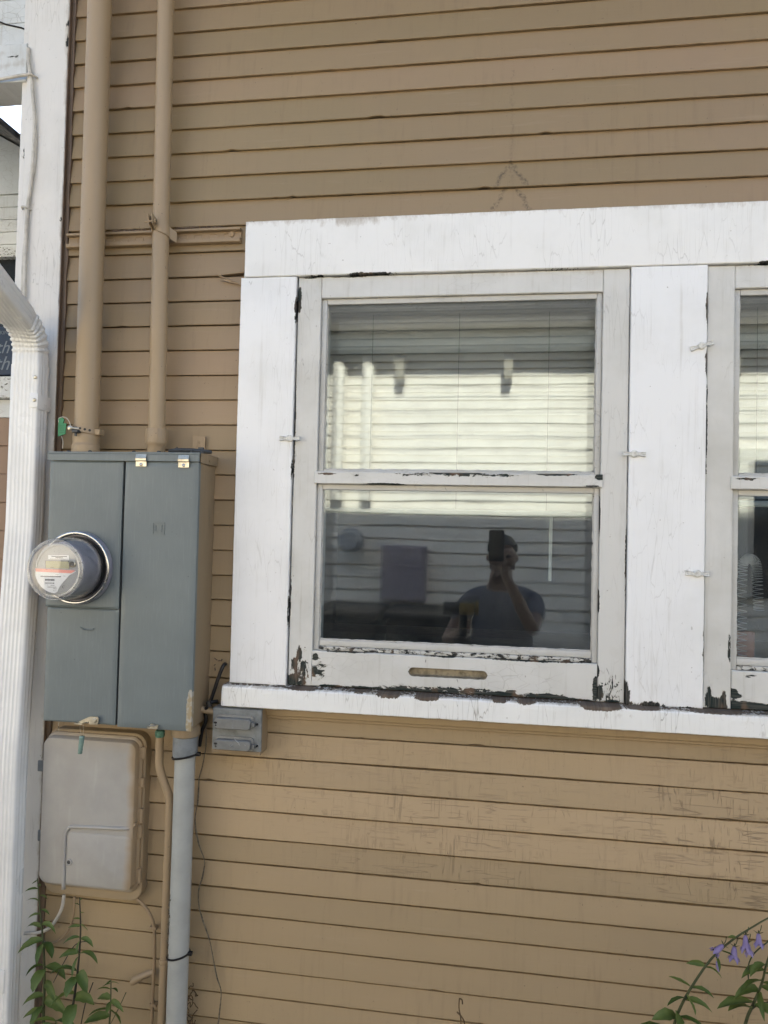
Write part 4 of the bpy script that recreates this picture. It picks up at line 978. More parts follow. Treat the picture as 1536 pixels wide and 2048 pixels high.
# ================================================================ TAGS AND SEALS
tg = thing('lead_tag', at(123, 870, -.10), 'small green plastic tag wired to the strap on the thick pipe', 'tag')
bm = NB(); c = at(124, 858, -.10); P = [at(*q, -.10) for q in ((117, 845), (133, 847), (131, 868), (116, 873))]
prism(bm, [(p.x, p.z) for p in P], -.1012, -.0990); P2 = [at(*q, -.10) for q in ((117, 838), (124, 834), (129, 839), (126, 848), (119, 848))]; prism(bm, [(p.x, p.z) for p in P2], -.1015, -.0985); obj('tag_plate', bm, M['green'], tg)
bm = NB()
for k in range(4): p, q = at(118.5, 852+4.2*k, -.10), at(129.5, 851+4.2*k, -.10); box(bm, p.x, q.x, -.1016, -.1011, p.z-.0006, p.z+.0006)
obj('stamped_lines', bm, mat_plain('tag_ink', (.006, .09, .045), .5, bump=0), tg)
bm = NB(); tube(bm, [at(118, 846, -.10), at(117, 838, -.10), at(124, 834, -.102), at(133, 836, -.10), at(139, 845, -.098), at(142, 855, -.096)], .0011, 6); obj('tag_wire', bm, M['cable'], tg, smooth=True); bm = NB()
tube(bm, [at(123, 872, -.10), at(126, 884, -.095), at(125, 897, -.09)], .001, 6); obj('tag_wire', bm, M['cable'], tg, smooth=True)
sg = thing('barrel_seal', at(161, 1490, -.125), 'clear greenish seal hanging on a wire from the hasp under the grey cabinet', 'seal')
bm = NB(); a, b = at(164, 1472, -.125), at(160, 1507, -.125); tube(bm, [a, a.lerp(b, .5), b], lambda t: .0062-.001*t, 10, 4); obj('seal_body', bm, M['sealgreen'], sg, smooth=True)
bm = NB(); tube(bm, [at(163, 1475, -.125), at(160, 1455, -.127), at(163, 1444, -.128), at(167, 1455, -.126), at(166, 1474, -.125)], .0007, 6); obj('seal_wire', bm, M['zinc'], sg, smooth=True); bm = NB()
for u in (118,): tube(bm, [at(u, 1443, -.05), at(u-1, 1452, -.052), at(u, 1462, -.05)], .0007, 5)
obj('seal_wire', bm, M['zinc'], sg, smooth=True)

# ================================================================ UTILITY BOX
ub = thing('utility_box', (-.965, -.05, .62), 'pale grey rounded utility box with a small locked door and tan overspray, below the meter', 'utility box')
bm = NB()
def loft(bm, secs):
    """rounded-rectangle sections (x0,x1,z0,z1,r,y)"""
    rings = [[bm.verts.new((p[0], y, p[1])) for p in rrect(x0, x1, z0, z1, r, 6)] for x0, x1, z0, z1, r, y in secs]
    n = len(rings[0])
    for i in range(len(rings)-1):
        for k in range(n): bm.faces.new((rings[i][k], rings[i][(k+1) % n], rings[i+1][(k+1) % n], rings[i+1][k]))
    bm.faces.new(rings[0]); bm.faces.new(rings[-1])
KY = .66
UX0, UX1, UZ0, UZ1 = at(84, 1480, -.062).x+.004, at(263, 1782, -.062).x, at(200, 1778, -.062).z, at(180, 1480, -.062).z
loft(bm, [(UX0-.002, UX1+.013, UZ0-.035, UZ1+.016, .03, -.004), (UX0-.002, UX1+.013, UZ0-.035, UZ1+.016, .03, -.034), (UX0-.001, UX1+.011, UZ0-.033, UZ1+.014, .03, -.0362)]); obj('base', bm, M['tancov'], ub, smooth=30)
bm = NB()
loft(bm, [(UX0-.002, UX1+.008, UZ0-.012, UZ1+.010, .028, -0.0364), (UX0-.002, UX1+.008, UZ0-.012, UZ1+.010, .028, -0.0422), (UX0-.001, UX1+.006, UZ0-.010, UZ1+.008, .027, -0.0442), (UX0, UX1+.002, UZ0-.003, UZ1+.003, .024, -0.0462), (UX0, UX1, UZ0, UZ1, .022, -0.0581), (UX0+.001, UX1-.002, UZ0+.002, UZ1-.002, .020, -0.0611), (UX0+.005, UX1-.006, UZ0+.006, UZ1-.006, .016, -0.0624)])
cov = obj('cover', bm, M['spray'], ub, smooth=30)
bm = NB()
pts = [(127, 1778), (129, 1720), (131, 1672), (137, 1657), (150, 1653), (200, 1655), (248, 1657), (262, 1655), (272, 1648)]
sweep(bm, smooth_path([at(u, v, -0.0624 if u < 255 else -0.0561) for u, v in pts], 5), [(.0045*math.cos(t), .0062*math.sin(t)) for t in [2*math.pi*k/8 for k in range(8)]])
obj('door_rim', bm, M['spray'], ub, smooth=True)
bm = NB(); a, b = at(134, 1664, -0.0644), at(262, 1778, -0.0644); 
loft(bm, [(a.x, b.x-.002, UZ0+.003, a.z, .012, -0.0617), (a.x, b.x-.002, UZ0+.003, a.z, .012, -0.0634), (a.x+.003, b.x-.005, UZ0+.006, a.z-.003, .010, -0.0650)])
sd = obj('small_door', bm, M['spray'], ub, smooth=30)
c = at(138, 1724, -0.0650)
bm = NB(); lathe(bm, (c.x, -0.0649, c.z), [(.0085, 0), (.0085, .002), (.0068, .003), (.0056, .0022), (.0046, .0022)], 24, cap=False); obj('lock_ring', bm, M['spray'], sd, smooth=30)
bm = NB(); lathe(bm, (c.x, -0.0649, c.z), [(.0048, 0), (.0044, .0018), (.0025, .003), (.0001, .003)], 18); obj('lock_core', bm, M['blackcov'], sd, smooth=30)
for u, v0, v1 in ((291, 1494, 1518), (287, 1556, 1574), (285, 1618, 1645), (283, 1650, 1676), (281, 1738, 1766)):
    a, b = at(u-3, v0, -0.0462), at(u-4, v1, -0.0462); bm = NB(); cyl(bm, (a.x, -0.0436, a.z), (a.x, -0.0436, b.z), .0055, 12); box(bm, a.x-.018, a.x, -0.0475, -0.0396, b.z+.002, a.z-.002, .002); obj('hinge', bm, M['spray'], ub, smooth=40)
for v in (1532, 1672):
    a = at(76, v, -.04); bm = NB(); box(bm, a.x-.006, UX0, -0.0330, -.03, a.z-.016, a.z+.012, .002); obj('side_lug', bm, M['pvc_dk'], ub)

# ================================================================ OUTLET BOX
ob_ = thing('outlet_box', (-.61, -.03, 1.004), 'square grey weatherproof outlet box with two flip lids under the corner of the sill', 'outlet box')
bm = NB(); x0, x1, z0, z1 = -.6695, -.5485, 1.0040, 1.1110
box(bm, x0, x1, -.052, -.004, z0, z1, .002, 0); 
obj('back_box', bm, M['tan_cab'], ob_)
bm = NB(); box(bm, x0-.001, x1+.001, -.062, -.0525, z0+.008, z1+.001, .0012); box(bm, x0-.001, x1+.001, -.0525, -.012, z1-.0005, z1+.0012, .0004); obj('cover_plate', bm, M['outlet'], ob_)
bm = NB(); box(bm, x0-.0005, x1+.0005, -.0615, -.0525, z0, z0+.0075, .001); obj('cover_lip', bm, M['tan_cab'], ob_)
for v0, v1, lab in ((1427, 1463, 0), (1470, 1505, 1)):
    a, b = at(430, v0, -.068), at(506, v1, -.068); zz0, zz1 = b.z+.0035, a.z-.0015; bm = NB()
    loft(bm, [(a.x, b.x, zz0, zz1, .010, -.0622), (a.x, b.x, zz0, zz1, .010, -.0655), (a.x+.002, b.x-.002, zz0+.001, zz1-.002, .009, -.0662), (a.x+.002, b.x-.004, zz0+.0015, zz1-.0055, .008, -.0668), (a.x+.002, b.x-.004, zz0+.0015, zz1-.0055, .008, -.0795), (a.x+.004, b.x-.006, zz0+.003, zz1-.0075, .007, -.0815)])
    box(bm, b.x-.003, b.x+.004, -.075, -.0622, zz1-.024, zz1-.0145, .001)
    cyl(bm, (a.x+.014, -.0817, zz1-.018), (a.x+.014, -.0800, zz1-.018), .001, 8)
    ld = obj('flip_lid', bm, M['lid'], ob_, smooth=30)
    bm = NB(); lathe(bm, (b.x+.008, -.0622, zz1-.020), [(.0028, 0), (.0022, .003), (.0001, .003)], 10); obj('lid_screw', bm, M['black'], ld); bm = NB(); box(bm, a.x+.003, a.x+.011, -.0819, -.0812, zz0+.014, zz0+.018, .001); box(bm, a.x+.0065, a.x+.0075, -.0818, -.0813, zz0+.0100, zz0+.0145, .0001); box(bm, a.x+.006, a.x+.010, -.0819, -.0812, zz0+.008, zz0+.0105, .001); obj('hinge_slot', bm, M['black'], ld)
    bm = NB(); cx = (a.x+b.x)/2+.002; cz = (zz0+zz1)/2-.002
    for k in range(7): box(bm, cx-.0022, cx+.0022, -.0820, -.0813, cz-.011+.0034*k, cz-.0095+.0034*k, .0003)
    obj('embossed_mark', bm, M['outlet'], ld)
    if lab:
        bm = NB()
        for P in ([(468, 1476), (471, 1481), (476, 1485), (479, 1489)], [(458, 1490), (461, 1493), (465, 1490)], [(477, 1488), (480, 1492)], [(489, 1490), (490, 1492)]):
            sweep(bm, [at(u, v, -.0817) for u, v in P], [(.0014, .0003), (0, .0005), (-.0014, .0003), (0, -.0003)])
        obj('paint_scuff', bm, M['cast'], ld)
# stub conduit and black cable reaching the outlet box
bm = NB(); a, b = at(398, 1417, -.045), at(430, 1424, -.040); sweep(bm, [a, b], circ(.0085, 14)); top('conduit_stub', bm, M['tan_pipe'], 'short tan conduit stub entering the left side of the outlet box', 'conduit', smooth=40)
bm = NB(); tube(bm, [at(451, 1328, -.004), at(447, 1331, -.028), at(438, 1352, -.034), at(428, 1382, -.036), at(420, 1404, -.038), at(415, 1412, -.05), at(411, 1420, -.045)], .0046, 10)
tube(bm, [at(415, 1410, -.045), at(425, 1404, -.04), at(436, 1402, -.03)], .004, 8); tube(bm, [at(408, 1420, -.03), at(412, 1440, -.035), at(404, 1462, -.03), at(399, 1492, -.025)], .0045, 8)
cyl(bm, at(416, 1403, -.05), at(419, 1414, -.05), .0068, 12)
top('black_cable', bm, M['black'], 'black cable coming through the clapboard above the outlet box', 'cable', smooth=40)
bm = NB(); p = at(437, 1330, -.013); rnd = random.Random(3)
for k in range(9): 
    a = rnd.uniform(0, 6.28); q = p+Vector((.012*math.cos(a), 0, .012*math.sin(a))); sweep(bm, [q, q+Vector((rnd.uniform(-.008, .008), -.002, rnd.uniform(-.008, .008)))], circ(.0014, 5))
obj('splintered_hole', bm, M['tan_dark'], house)

# ================================================================ CONDUITS BELOW
cu = thing('grounding_conduit', at(318, 2048, -.05), 'thin tan painted conduit bending away under the cabinet beside the grey plastic conduit', 'conduit')
bm = NB(); P = [at(320, 1468, -.05), at(319, 1500, -.05), at(319, 1530, -.05), at(324, 1552, -.05), at(334, 1580, -.05), at(338, 1592, -.05), at(339.5, 1612, -.05), at(338, 1660, -.05)]
xe = P[-1].x; path = smooth_path(P, 5) + [Vector((xe+.006*(1-z/.8)*-1, -.05, z)) for z in (.76, .7, .6, .5, .4, .3, .2, .1, 0.0)]
sweep(bm, path, circ(.0102, 18)); obj('pipe', bm, M['tan_pipe'], cu, smooth=40)
bm = NB(); c = at(318, 1922, -.05); [lathe(bm, (path[-6].x, -.05, c.z+d), [(.0104, -.004), (.0118, -.0035), (.0122, 0), (.0118, .0035), (.0104, .004)], 20, 'z', cap=False) for d in (-.008, .004)]; obj('coupling', bm, M['tan_pipe'], cu, smooth=40)
bm = NB(); p = at(320, 1468, -.05); lathe(bm, (p.x, -.05, p.z-.006), [(.0105, -.001), (.0118, .002), (.0122, .012), (.010, .016)], 16, 'z'); obj('corroded_end', bm, M['verdigris'], cu, smooth=40)
pv = thing('pvc_conduit', at(352, 2048, -.06), 'grey plastic conduit with two black ties running down from the cabinet', 'conduit')
XP = lambda z: -0.7390 - 0.003*(1.05-z)
bm = NB(); sweep(bm, [(XP(z), -.06, z) for z in (1.0, .8, .6, .4, .2, 0.0)], circ(.0248, 36)); obj('pipe', bm, M['pvc'], pv, smooth=40)
zc3 = at(378, 1518, -.088).z
bm = NB(); lathe(bm, (XP(1.0), -.06, zc3), [(.0275, -.002), (.0300, -.001), (.0305, .004), (.0305, 1.046-zc3)], 36, 'z'); obj('coupling', bm, M['pvc_dk'], pv, smooth=40)
bm = NB(); lathe(bm, (XP(1.0), -.06, 1.040), [(.0315, 0), (.0350, .002), (.0350, .018), (.030, .030)], 36, 'z'); obj('locknut', bm, M['tan_cab'], pv, smooth=40)
for v in (1519, 1923):
    c = at(378 if v < 1600 else 358, v, -.088); bm = NB(); rr = .0312 if v < 1600 else .0272; x = XP(c.z); tl = -.10 if v > 1600 else -.03
    P = [(x+rr*math.cos(R(a)), -.06+rr*math.sin(R(a)), c.z-.001*math.sin(R(a))+.006*math.cos(R(a))) for a in range(0, 361, 10)]
    sweep(bm, P, [(.0009, .0023), (-.0009, .0023), (-.0009, -.0023), (.0009, -.0023)], False, up=(0, 0, 1)); box(bm, x+rr-.002, x+rr+.008, -.066, -.056, c.z+.002, c.z+.010, .001); obj('cable_tie', bm, M['black'], pv, smooth=40)
# scraped stains and webs on the conduit
bm = NB(); rnd = random.Random(12)
for k in range(46):
    v = rnd.uniform(1800, 1930); u = 352 - (v-1800)*.09 + rnd.uniform(-3, 3); a = R(rnd.uniform(195, 225)); z = at(u, v, -.08).z; x = XP(z)
    p = Vector((x+0.0260*math.cos(a), -.06+.0260*math.sin(a), z)); sweep(bm, [p, p+Vector((rnd.uniform(-.003, .003), -.001, rnd.uniform(-.012, .012)))], circ(.0011, 5))
obj('dried_vine', bm, M['wire'], pv)

bm = NB(); tube(bm, [at(u, v, y) for u, v, y in ((411, 1440, -.03), (412, 1490, -.03), (405, 1530, -.022), (398, 1560, -.02), (396, 1600, -.02), (391, 1630, -.02), (391, 1652, -.02), (398, 1690, -.02), (409, 1722, -.02), (405, 1752, -.02), (397, 1782, -.02), (398, 1812, -.02), (407, 1845, -.02), (419, 1880, -.02), (427, 1920, -.02), (434, 1955, -.02), (442, 1982, -.02), (440, 2015, -.02), (435, 2060, -.025))], lambda t: .0016+.0004*math.sin(t*40), 7)
top('loose_wire', bm, M['wire'], 'thin bare wire dangling in a wavy line right of the grey conduit', 'wire', smooth=True)
bm = NB(); tube(bm, [at(u, v, y) for u, v, y in ((272, 1796, -.03), (285, 1808, -.03), (298, 1825, -.03), (306, 1845, -.03), (309, 1870, -.03), (309, 1920, -.03), (306, 1980, -.03), (303, 2060, -.03))], .0042, 10)
for v in (1856, 2010): p = at(306, v, -.03); box(bm, p.x-.009, p.x+.010, -.034, -.018, p.z-.0035, p.z+.0035, .001)
top('tan_cable', bm, M['tan'], 'tan painted cable curving from the utility box down beside the thin conduit', 'cable', smooth=40)
bm = NB(); tube(bm, [at(u, v, y) for u, v, y in ((128, 1790, -.04), (124, 1815, -.035), (113, 1838, -.03), (98, 1856, -.03), (78, 1865, -.032), (48, 1867, -.05))], .0042, 9)
top('looped_cable', bm, M['cable'], 'cream cable looping from the utility box behind the downspout', 'cable', smooth=True)
bm = NB(); tube(bm, [at(u, v, y) for u, v, y in ((149, 1794, -.04), (147, 1830, -.035), (136, 1862, -.03), (118, 1880, -.03), (98, 1888, -.03), (86, 1880, -.02))], .003, 8)
top('looped_cable', bm, M['tan'], 'thin tan cable hanging in a loop under the utility box', 'cable', smooth=True)
bm = NB(); a, b = at(262, 1966, -.028), at(307, 1944, -.02); d = (b-a).normalized(); nrm = Vector((-d.z, 0, d.x))
rows = []
for t, w, h in ((0, .006, .004), (.12, .0095, .007), (.3, .0095, .010), (.5, .0075, .010), (.8, .0085, .010), (1.06, .0085, .010)):
    p = a.lerp(b, t) + Vector((0, 0, .004*math.sin(t*3))); rows.append([bm.verts.new(p+nrm*w*math.cos(R(q))+Vector((0, -h*math.sin(R(q)), 0))) for q in (0, 25, 50, 80, 100, 130, 155, 180)])
for i in range(5):
    for k in range(7): bm.faces.new((rows[i][k], rows[i][k+1], rows[i+1][k+1], rows[i+1][k]))
    bm.faces.new((rows[i][0], rows[i+1][0], rows[i+1][7], rows[i][7]))
bm.faces.new(rows[0]); bm.faces.new(rows[-1])
top('cable_entry_cap', bm, M['tan_pipe'], 'small pale tan cable entry cap tilted on the clapboard left of the thin conduit', 'cable cap', smooth=40)

# cables on the corner board
bm = NB(); Y = -.034
tube(bm, [at(u, v, y) for u, v, y in ((57, 96, -.03), (56, 115, Y), (60, 140, Y), (64, 170, Y), (67, 205, Y), (69, 240, Y), (68, 280, Y), (66, 320, Y), (62, 360, Y), (57, 400, Y), (54, 425, Y), (52, 470, Y), (50, 520, Y), (49, 580, Y), (46, 640, Y))], .0046, 10)
tube(bm, [at(u, v, y) for u, v, y in ((70, 250, Y+.004), (72, 280, Y+.004), (69, 330, Y+.004), (62, 370, Y+.004), (56, 412, Y+.004), (47, 520, Y+.006), (43, 620, Y+.006))], .0036, 10)
for u, v in ((64, 152), (51, 416)): p = at(u, v, Y); tube(bm, [p+Vector((-.012, .006, .001)), p+Vector((-.005, -.007, .001)), p+Vector((.005, -.007, -.001)), p+Vector((.012, .006, -.003))], .0028, 8)
top('corner_cable', bm, M['cable'], 'pair of white painted cables clipped along the left edge of the corner board', 'cable', smooth=True)
bm = NB(); tube(bm, [at(u, v, -.032) for u, v in ((-40, 164), (0, 158.5), (30, 153), (62, 148))], .0044, 10)
top('beam_cable', bm, M['cable'], 'white painted cable running level along the porch beam', 'cable', smooth=True)

# ================================================================ DOWNSPOUT
ds = thing('downspout', (-1.186, -.09, 0), 'white ribbed metal downspout with crimped elbow standing in front of the corner board', 'downspout')
def ds_prof(w, d, s=1.0, ridge=.0013):
    P = []; hw, hd = w/2*s, d/2*s; r = .007*s
    def side(p0, p1, nrm, n):
        for i in range(n):
            t = (i+.5)/n
            for dt, h in ((-.30/n, 0), (-.12/n, ridge), (.12/n, ridge), (.30/n, 0)):
                q = t+dt; P.append((p0[0]+(p1[0]-p0[0])*q + nrm[0]*h*s, p0[1]+(p1[1]-p0[1])*q + nrm[1]*h*s))
    def corner(cx, cy, a0):
        for k in range(5): a = R(a0+22.5*k); P.append((cx+r*math.cos(a), cy+r*math.sin(a)))
    side((-hw+r, hd), (hw-r, hd), (0, 1), 6); P2 = []
    for k in range(5): a = R(90-22.5*k); P.append((hw-r+r*math.cos(a), hd-r+r*math.sin(a)))
    side((hw, hd-r), (hw, -hd+r), (1, 0), 3)
    for k in range(5): a = R(-22.5*k); P.append((hw-r+r*math.cos(a), -hd+r+r*math.sin(a)))
    for k in range(5): a = R(-90-22.5*k); P.append((-hw+r+r*math.cos(a), -hd+r+r*math.sin(a)))
    side((-hw, -hd+r), (-hw, hd-r), (-1, 0), 3)
    for k in range(5): a = R(180-22.5*k); P.append((-hw+r+r*math.cos(a), hd-r+r*math.sin(a)))
    return P
DW, DD = .0785, .050
dx = lambda z: (-1.1865, -.066-.030*max(0, min(1, (1.55-z)/.6)))
zt_ = at(60, 728, -.09).z
bm = NB(); sweep(bm, [(*dx(z), z) for z in [0.02+(zt_-.02)*i/24 for i in range(25)]], ds_prof(DW, DD), up=(0, -1, 0)); obj('tube', bm, M['alu'], ds, smooth=50)
z0 = zt_; e0 = Vector((*dx(z0), z0-.02)); dirn = (at(-8, 590, -.235) - at(55, 668, -.085)).normalized()
path = [e0, e0+Vector((0, 0, .02)), e0+Vector((0, 0, .045))]; p = path[-1].copy(); nb_ = 25; sc = [.955, .955, .955]
for i in range(nb_):
    t = (i+1)/nb_; d = Vector((0, 0, 1)).lerp(dirn, t).normalized(); p = p + d*.0042; path.append(p.copy()); sc.append(.925 if i % 4 < 2 else 1.0)
for k in (0.006, .045, .046): path.append(p+dirn*k); sc.append(.97)
pe = p+dirn*.046
bm = NB(); sweep(bm, path, lambda i: ds_prof(DW, DD, sc[i], .0011), up=(0, -1, 0)); obj('elbow', bm, M['alu'], ds, smooth=40)
bm = NB()
path2 = [pe-dirn*.035, pe, pe+dirn*.25, pe+dirn*.55]
r0 = sweep(bm, [e0, e0+Vector((0, 0, .045))] + path[3:3+nb_:2] + path2, lambda i: ds_prof(DW, DD, .3), up=(0, -1, 0)); bm.free()
bm = NB(); a_ = Vector((0, 0, 1)).cross(Vector((0, -1, 0)))
a2 = (a_-dirn*a_.dot(dirn)).normalized(); b2 = dirn.cross(a2); b2 = b2 if b2.y < 0 else -b2
rings = [[bm.verts.new(q+a2*c[0]+b2*c[1]) for c in ds_prof(DW, DD, 1.01)] for q in (pe-dirn*.03, pe+dirn*.25, pe+dirn*.6)]
n = len(rings[0])
for i in range(2):
    for k in range(n): bm.faces.new((rings[i][k], rings[i][(k+1) % n], rings[i+1][(k+1) % n], rings[i+1][k]))
bm.faces.new(rings[0]); bm.faces.new(rings[-1]); obj('upper_tube', bm, M['alu'], ds, smooth=50)
def ds_strap(v0, v1, u):
    za, zb_ = at(u, v0, -.09).z, at(u, v1, -.09).z; zc = (za+zb_)/2; x, y = dx(zc); bm = NB()
    box(bm, x+DW/2-.020, x+DW/2+.0022, y-DD/2-.0030, y-DD/2-.0016, zb_, za, .0004); box(bm, x+DW/2+.0016, x+DW/2+.0030, y-DD/2-.003, y+DD/2+.004, zb_-.004, za-.004, .0004)
    st_ = obj('strap', bm, M['alu'], ds, smooth=30)
    for q in (zc, zc+.058):
        bm = NB(); lathe(bm, (x+DW/2-.005, y-DD/2-.003, q), [(.0045, 0), (.0048, .002), (.0025, .0035), (.0001, .0035)], 12); obj('strap_screw', bm, M['zinc'], st_, smooth=40)
ds_strap(786, 815, 85)
za, zb_ = at(30, 1935, -.115).z, at(30, 1985, -.115).z; x, y = dx(za); bm = NB()
box(bm, x-DW/2+.028, x+DW/2-.010, y-DD/2-.0032, y-DD/2-.0016, zb_, za-.004, .0005); lathe(bm, (x+.006, y-DD/2-.003, (za+zb_)/2), [(.0045, 0), (.0048, .002), (.0025, .0035), (.0001, .0035)], 12)
obj('strap', bm, M['alu'], ds, smooth=30)

# ================================================================ PORCH BEYOND THE CORNER (part of the same house front)
zb0, zb1 = at(30, 163, -.02).z, at(30, 88, -.02).z
pc = thing('porch', (-1.9, .5, zb0), 'white weathered porch beam and boards beyond the corner board at the top left', 'porch')
board('beam', -3.4, -1.262, zb0, zb1, -.02, .085, M['porch'], pc, dirt=lambda x, z: .35+.4*fbm(x*6, z*30), res=.012, edge=.002, amp=.002, wear=[(-1.3, 2.80, .05, .01, .5)])
bm = NB(); W = []; rnd = random.Random(6)
for k in range(11):
    za = zb1+.003+.066*k; n0 = len(bm.verts); box(bm, -3.4, -1.262, -.004-rnd.uniform(0, .003), .085, za, za+.0645-rnd.uniform(0, .001), .0015); W += [rnd.uniform(.05, .28)]*(len(bm.verts)-n0)
obj('upper_boards', bm, M['porch'], pc, attrs={'wear': W, 'dirt': [.25]*len(W)})
bm = NB(); a, b = at(-20, 36, -.0075), at(60, 63, -.0075); sweep(bm, [a, a.lerp(b, .4)+Vector((0, 0, -.003)), a.lerp(b, .8)+Vector((0, 0, .002)), b], circ(.0022, 6)); obj('crack', bm, M['dark'], pc)
# the house behind the porch: gabled entry with rake board, window and siding, seen through the gap
YN = 1.0
en = thing('entry_gable', (-2.4, YN, 0), 'white gabled entry wall with dark window seen through the gap left of the corner board', 'gable')
bm = NB(); A, B = at(-30, 240, YN), at(64, 292, YN); sl2 = (B.z-A.z)/(B.x-A.x); xr = B.x+.03; L = -4.2
zr = lambda x: A.z+(x-A.x)*sl2
P = [(-2.95, zr(-2.95)), (xr, zr(xr)), (xr, zr(xr)-.026), (-2.95, zr(-2.95)-.026)]
prism(bm, P, YN-.285, YN+2.2); P = [(-2.95, zr(-2.95)), (L, zr(-2.95)-1.25*.56), (L, zr(-2.95)-1.25*.56-.032), (-2.95, zr(-2.95)-.032)]; prism(bm, P, YN-.30, YN+2.2)
obj('roof', bm, mat_plain('pale_shingle', (0.24, 0.23, 0.22), 0.9, 0.0, 0.5, 0.004, 45), en)  # shingle colour paler than the other roofs, offsetting the shade on this edge
bm = NB(); P = [(-2.95, zr(-2.95)-.028), (xr-.006, zr(xr-.006)-.028), (xr-.006, zr(xr-.006)-.125), (-2.95, zr(-2.95)-.145)]; prism(bm, P, YN-.28, YN-.25); obj('rake_board', bm, M['porch'], en, attrs={'wear': [0]*8, 'dirt': [.3]*8})
zg = at(20, 392, YN).z; zw1 = at(20, 497, YN).z; zw0 = at(10, 757, YN).z; zs0 = at(10, 800, YN).z; zp = at(5, 812, YN).z
xw = at(46, 560, YN).x
bm = NB(); P = [(-2.95, zr(-2.95)-.036), (-1.90, zr(-1.90)-.036), (-1.90, zg), (-4.1, zg), (-4.1, zr(-2.95)-.69)]; prism(bm, P, YN-.02, YN+.1); obj('gable_panel', bm, M['porch'], en, attrs={'wear': [.1]*10, 'dirt': [.3]*10})
bm = NB()
for k in range(5): za = zg-.001-.0335*k*1.55; box(bm, -4.1, -1.262, YN-.012*(1-k*.12), YN+.1, za-.0505, za, .002)
zfr = zg-.001-.0335*5*1.55
obj('frieze_boards', bm, M['porch'], en, attrs={'wear': [0.]*len(bm.verts), 'dirt': [.3]*len(bm.verts)})
bm = NB(); box(bm, -4.1, -1.262, YN-.018, YN+.1, zw1, zfr-.001, .003); box(bm, xw, xw+.10, YN-.02, YN+.1, zw0, zw1-.0005, .003); box(bm, -3.3, -3.2, YN-.02, YN+.1, zw0, zw1-.0005, .003); box(bm, -4.1, -1.262, YN-.05, YN+.1, zs0, zw0-.001, .004)
obj('window_frame', bm, M['porch'], en, attrs={'wear': [.35]*len(bm.verts), 'dirt': [.3]*len(bm.verts)})
bm = NB(); box(bm, -3.2, xw, YN+.02, YN+.028, zw0, zw1); obj('pane', bm, M['pglass'], en)
bm = NB(); box(bm, -4.1, -1.262, YN-.012, YN+.1, zs0-.075, zs0-.001, .003); obj('apron', bm, M['porch'], en, attrs={'wear': [.2]*len(bm.verts), 'dirt': [.3]*len(bm.verts)})
bm = NB(); z = zs0-.076; k = 0
while z > -.05: box(bm, -4.1, -1.262, YN-.012+.004*(k % 2), YN+.1, z-.1168, z-.0002, .003); z -= .117; k += 1
box(bm, xw+.1005, -1.262, YN-.012, YN+.1, zw0, zw1-.001)
obj('siding', bm, M['brownside'], en)
# blue sign with white script hanging in that window
sgn = thing('window_sign', (-2.2, YN-.01, zw0+.02), 'blue sign with white script lettering hanging in the window left of the downspout', 'sign')
zt1 = at(5, 655, YN).z; bm = NB(); box(bm, -2.62, at(31, 700, YN).x, YN-.012, YN-.004, zw0+.012, zt1, .003); obj('panel', bm, M['blue'], sgn)
bm = NB(); p = at(20, 667, YN); text(bm, 'KIN', p.x, YN-.0125, p.z, .022, align='RIGHT')
p = at(22, 697, YN); text(bm, 'uth', p.x, YN-.0125, p.z, .075, .35, align='RIGHT'); p = at(22, 729, YN); text(bm, 'th', p.x, YN-.0125, p.z, .082, .35, align='RIGHT'); obj('lettering', bm, M['signwhite'], sgn)
# a dark steep roof further off, a sliver beside the corner board
bm = NB(); Y = 7.0; P = [at(38, 278, Y), at(56, 195, Y), at(80, 275, Y)]; prism(bm, [(P[0].x, 0), (P[0].x, P[0].z), (P[1].x, P[1].z), (P[2].x, P[2].z), (P[2].x, 0)], Y, Y+3)
top('distant_spire', bm, M['shingle'], 'dark steep roof peak far behind the porch against the sky', 'roof')

# ================================================================ PLANTS
def leaf(bm, T, base, d, L, W, droop, roll=0.0, tone=0.0):
    d = Vector(d).normalized(); base = Vector(base); side = d.cross(Vector((0, 0, 1)))
    if side.length < .1: side = Vector((1, 0, 0))
    side.normalize(); nrm = side.cross(d).normalized(); side = (side*math.cos(roll)+nrm*math.sin(roll)).normalized()
    p = base.copy(); prev = None; n = 7
    for i in range(n+1):
        t = i/n; w = W*0.5*(math.sin(math.pi*min(1, t*0.93+.05))**0.8)*(1-t*.35) if i < n else .0002
        if i == 0: w = W*.06
        dd = (d+Vector((0, 0, -1))*droop*t*1.4).normalized(); up = side.cross(dd).normalized()
        w *= 1+.10*math.sin(i*2.7+tone*9)
        row = [p-side*w-up*w*-.30, p-side*w*.5+up*w*.02, p-up*w*.16, p+side*w*.5+up*w*.02, p+side*w+up*w*.30]
        vs = [bm.verts.new(q) for q in row]; T.extend([tone]*5)
        if prev:
            for k in range(4): bm.faces.new((prev[k], prev[k+1], vs[k+1], vs[k]))
        prev = vs; p = p+dd*(L/n)
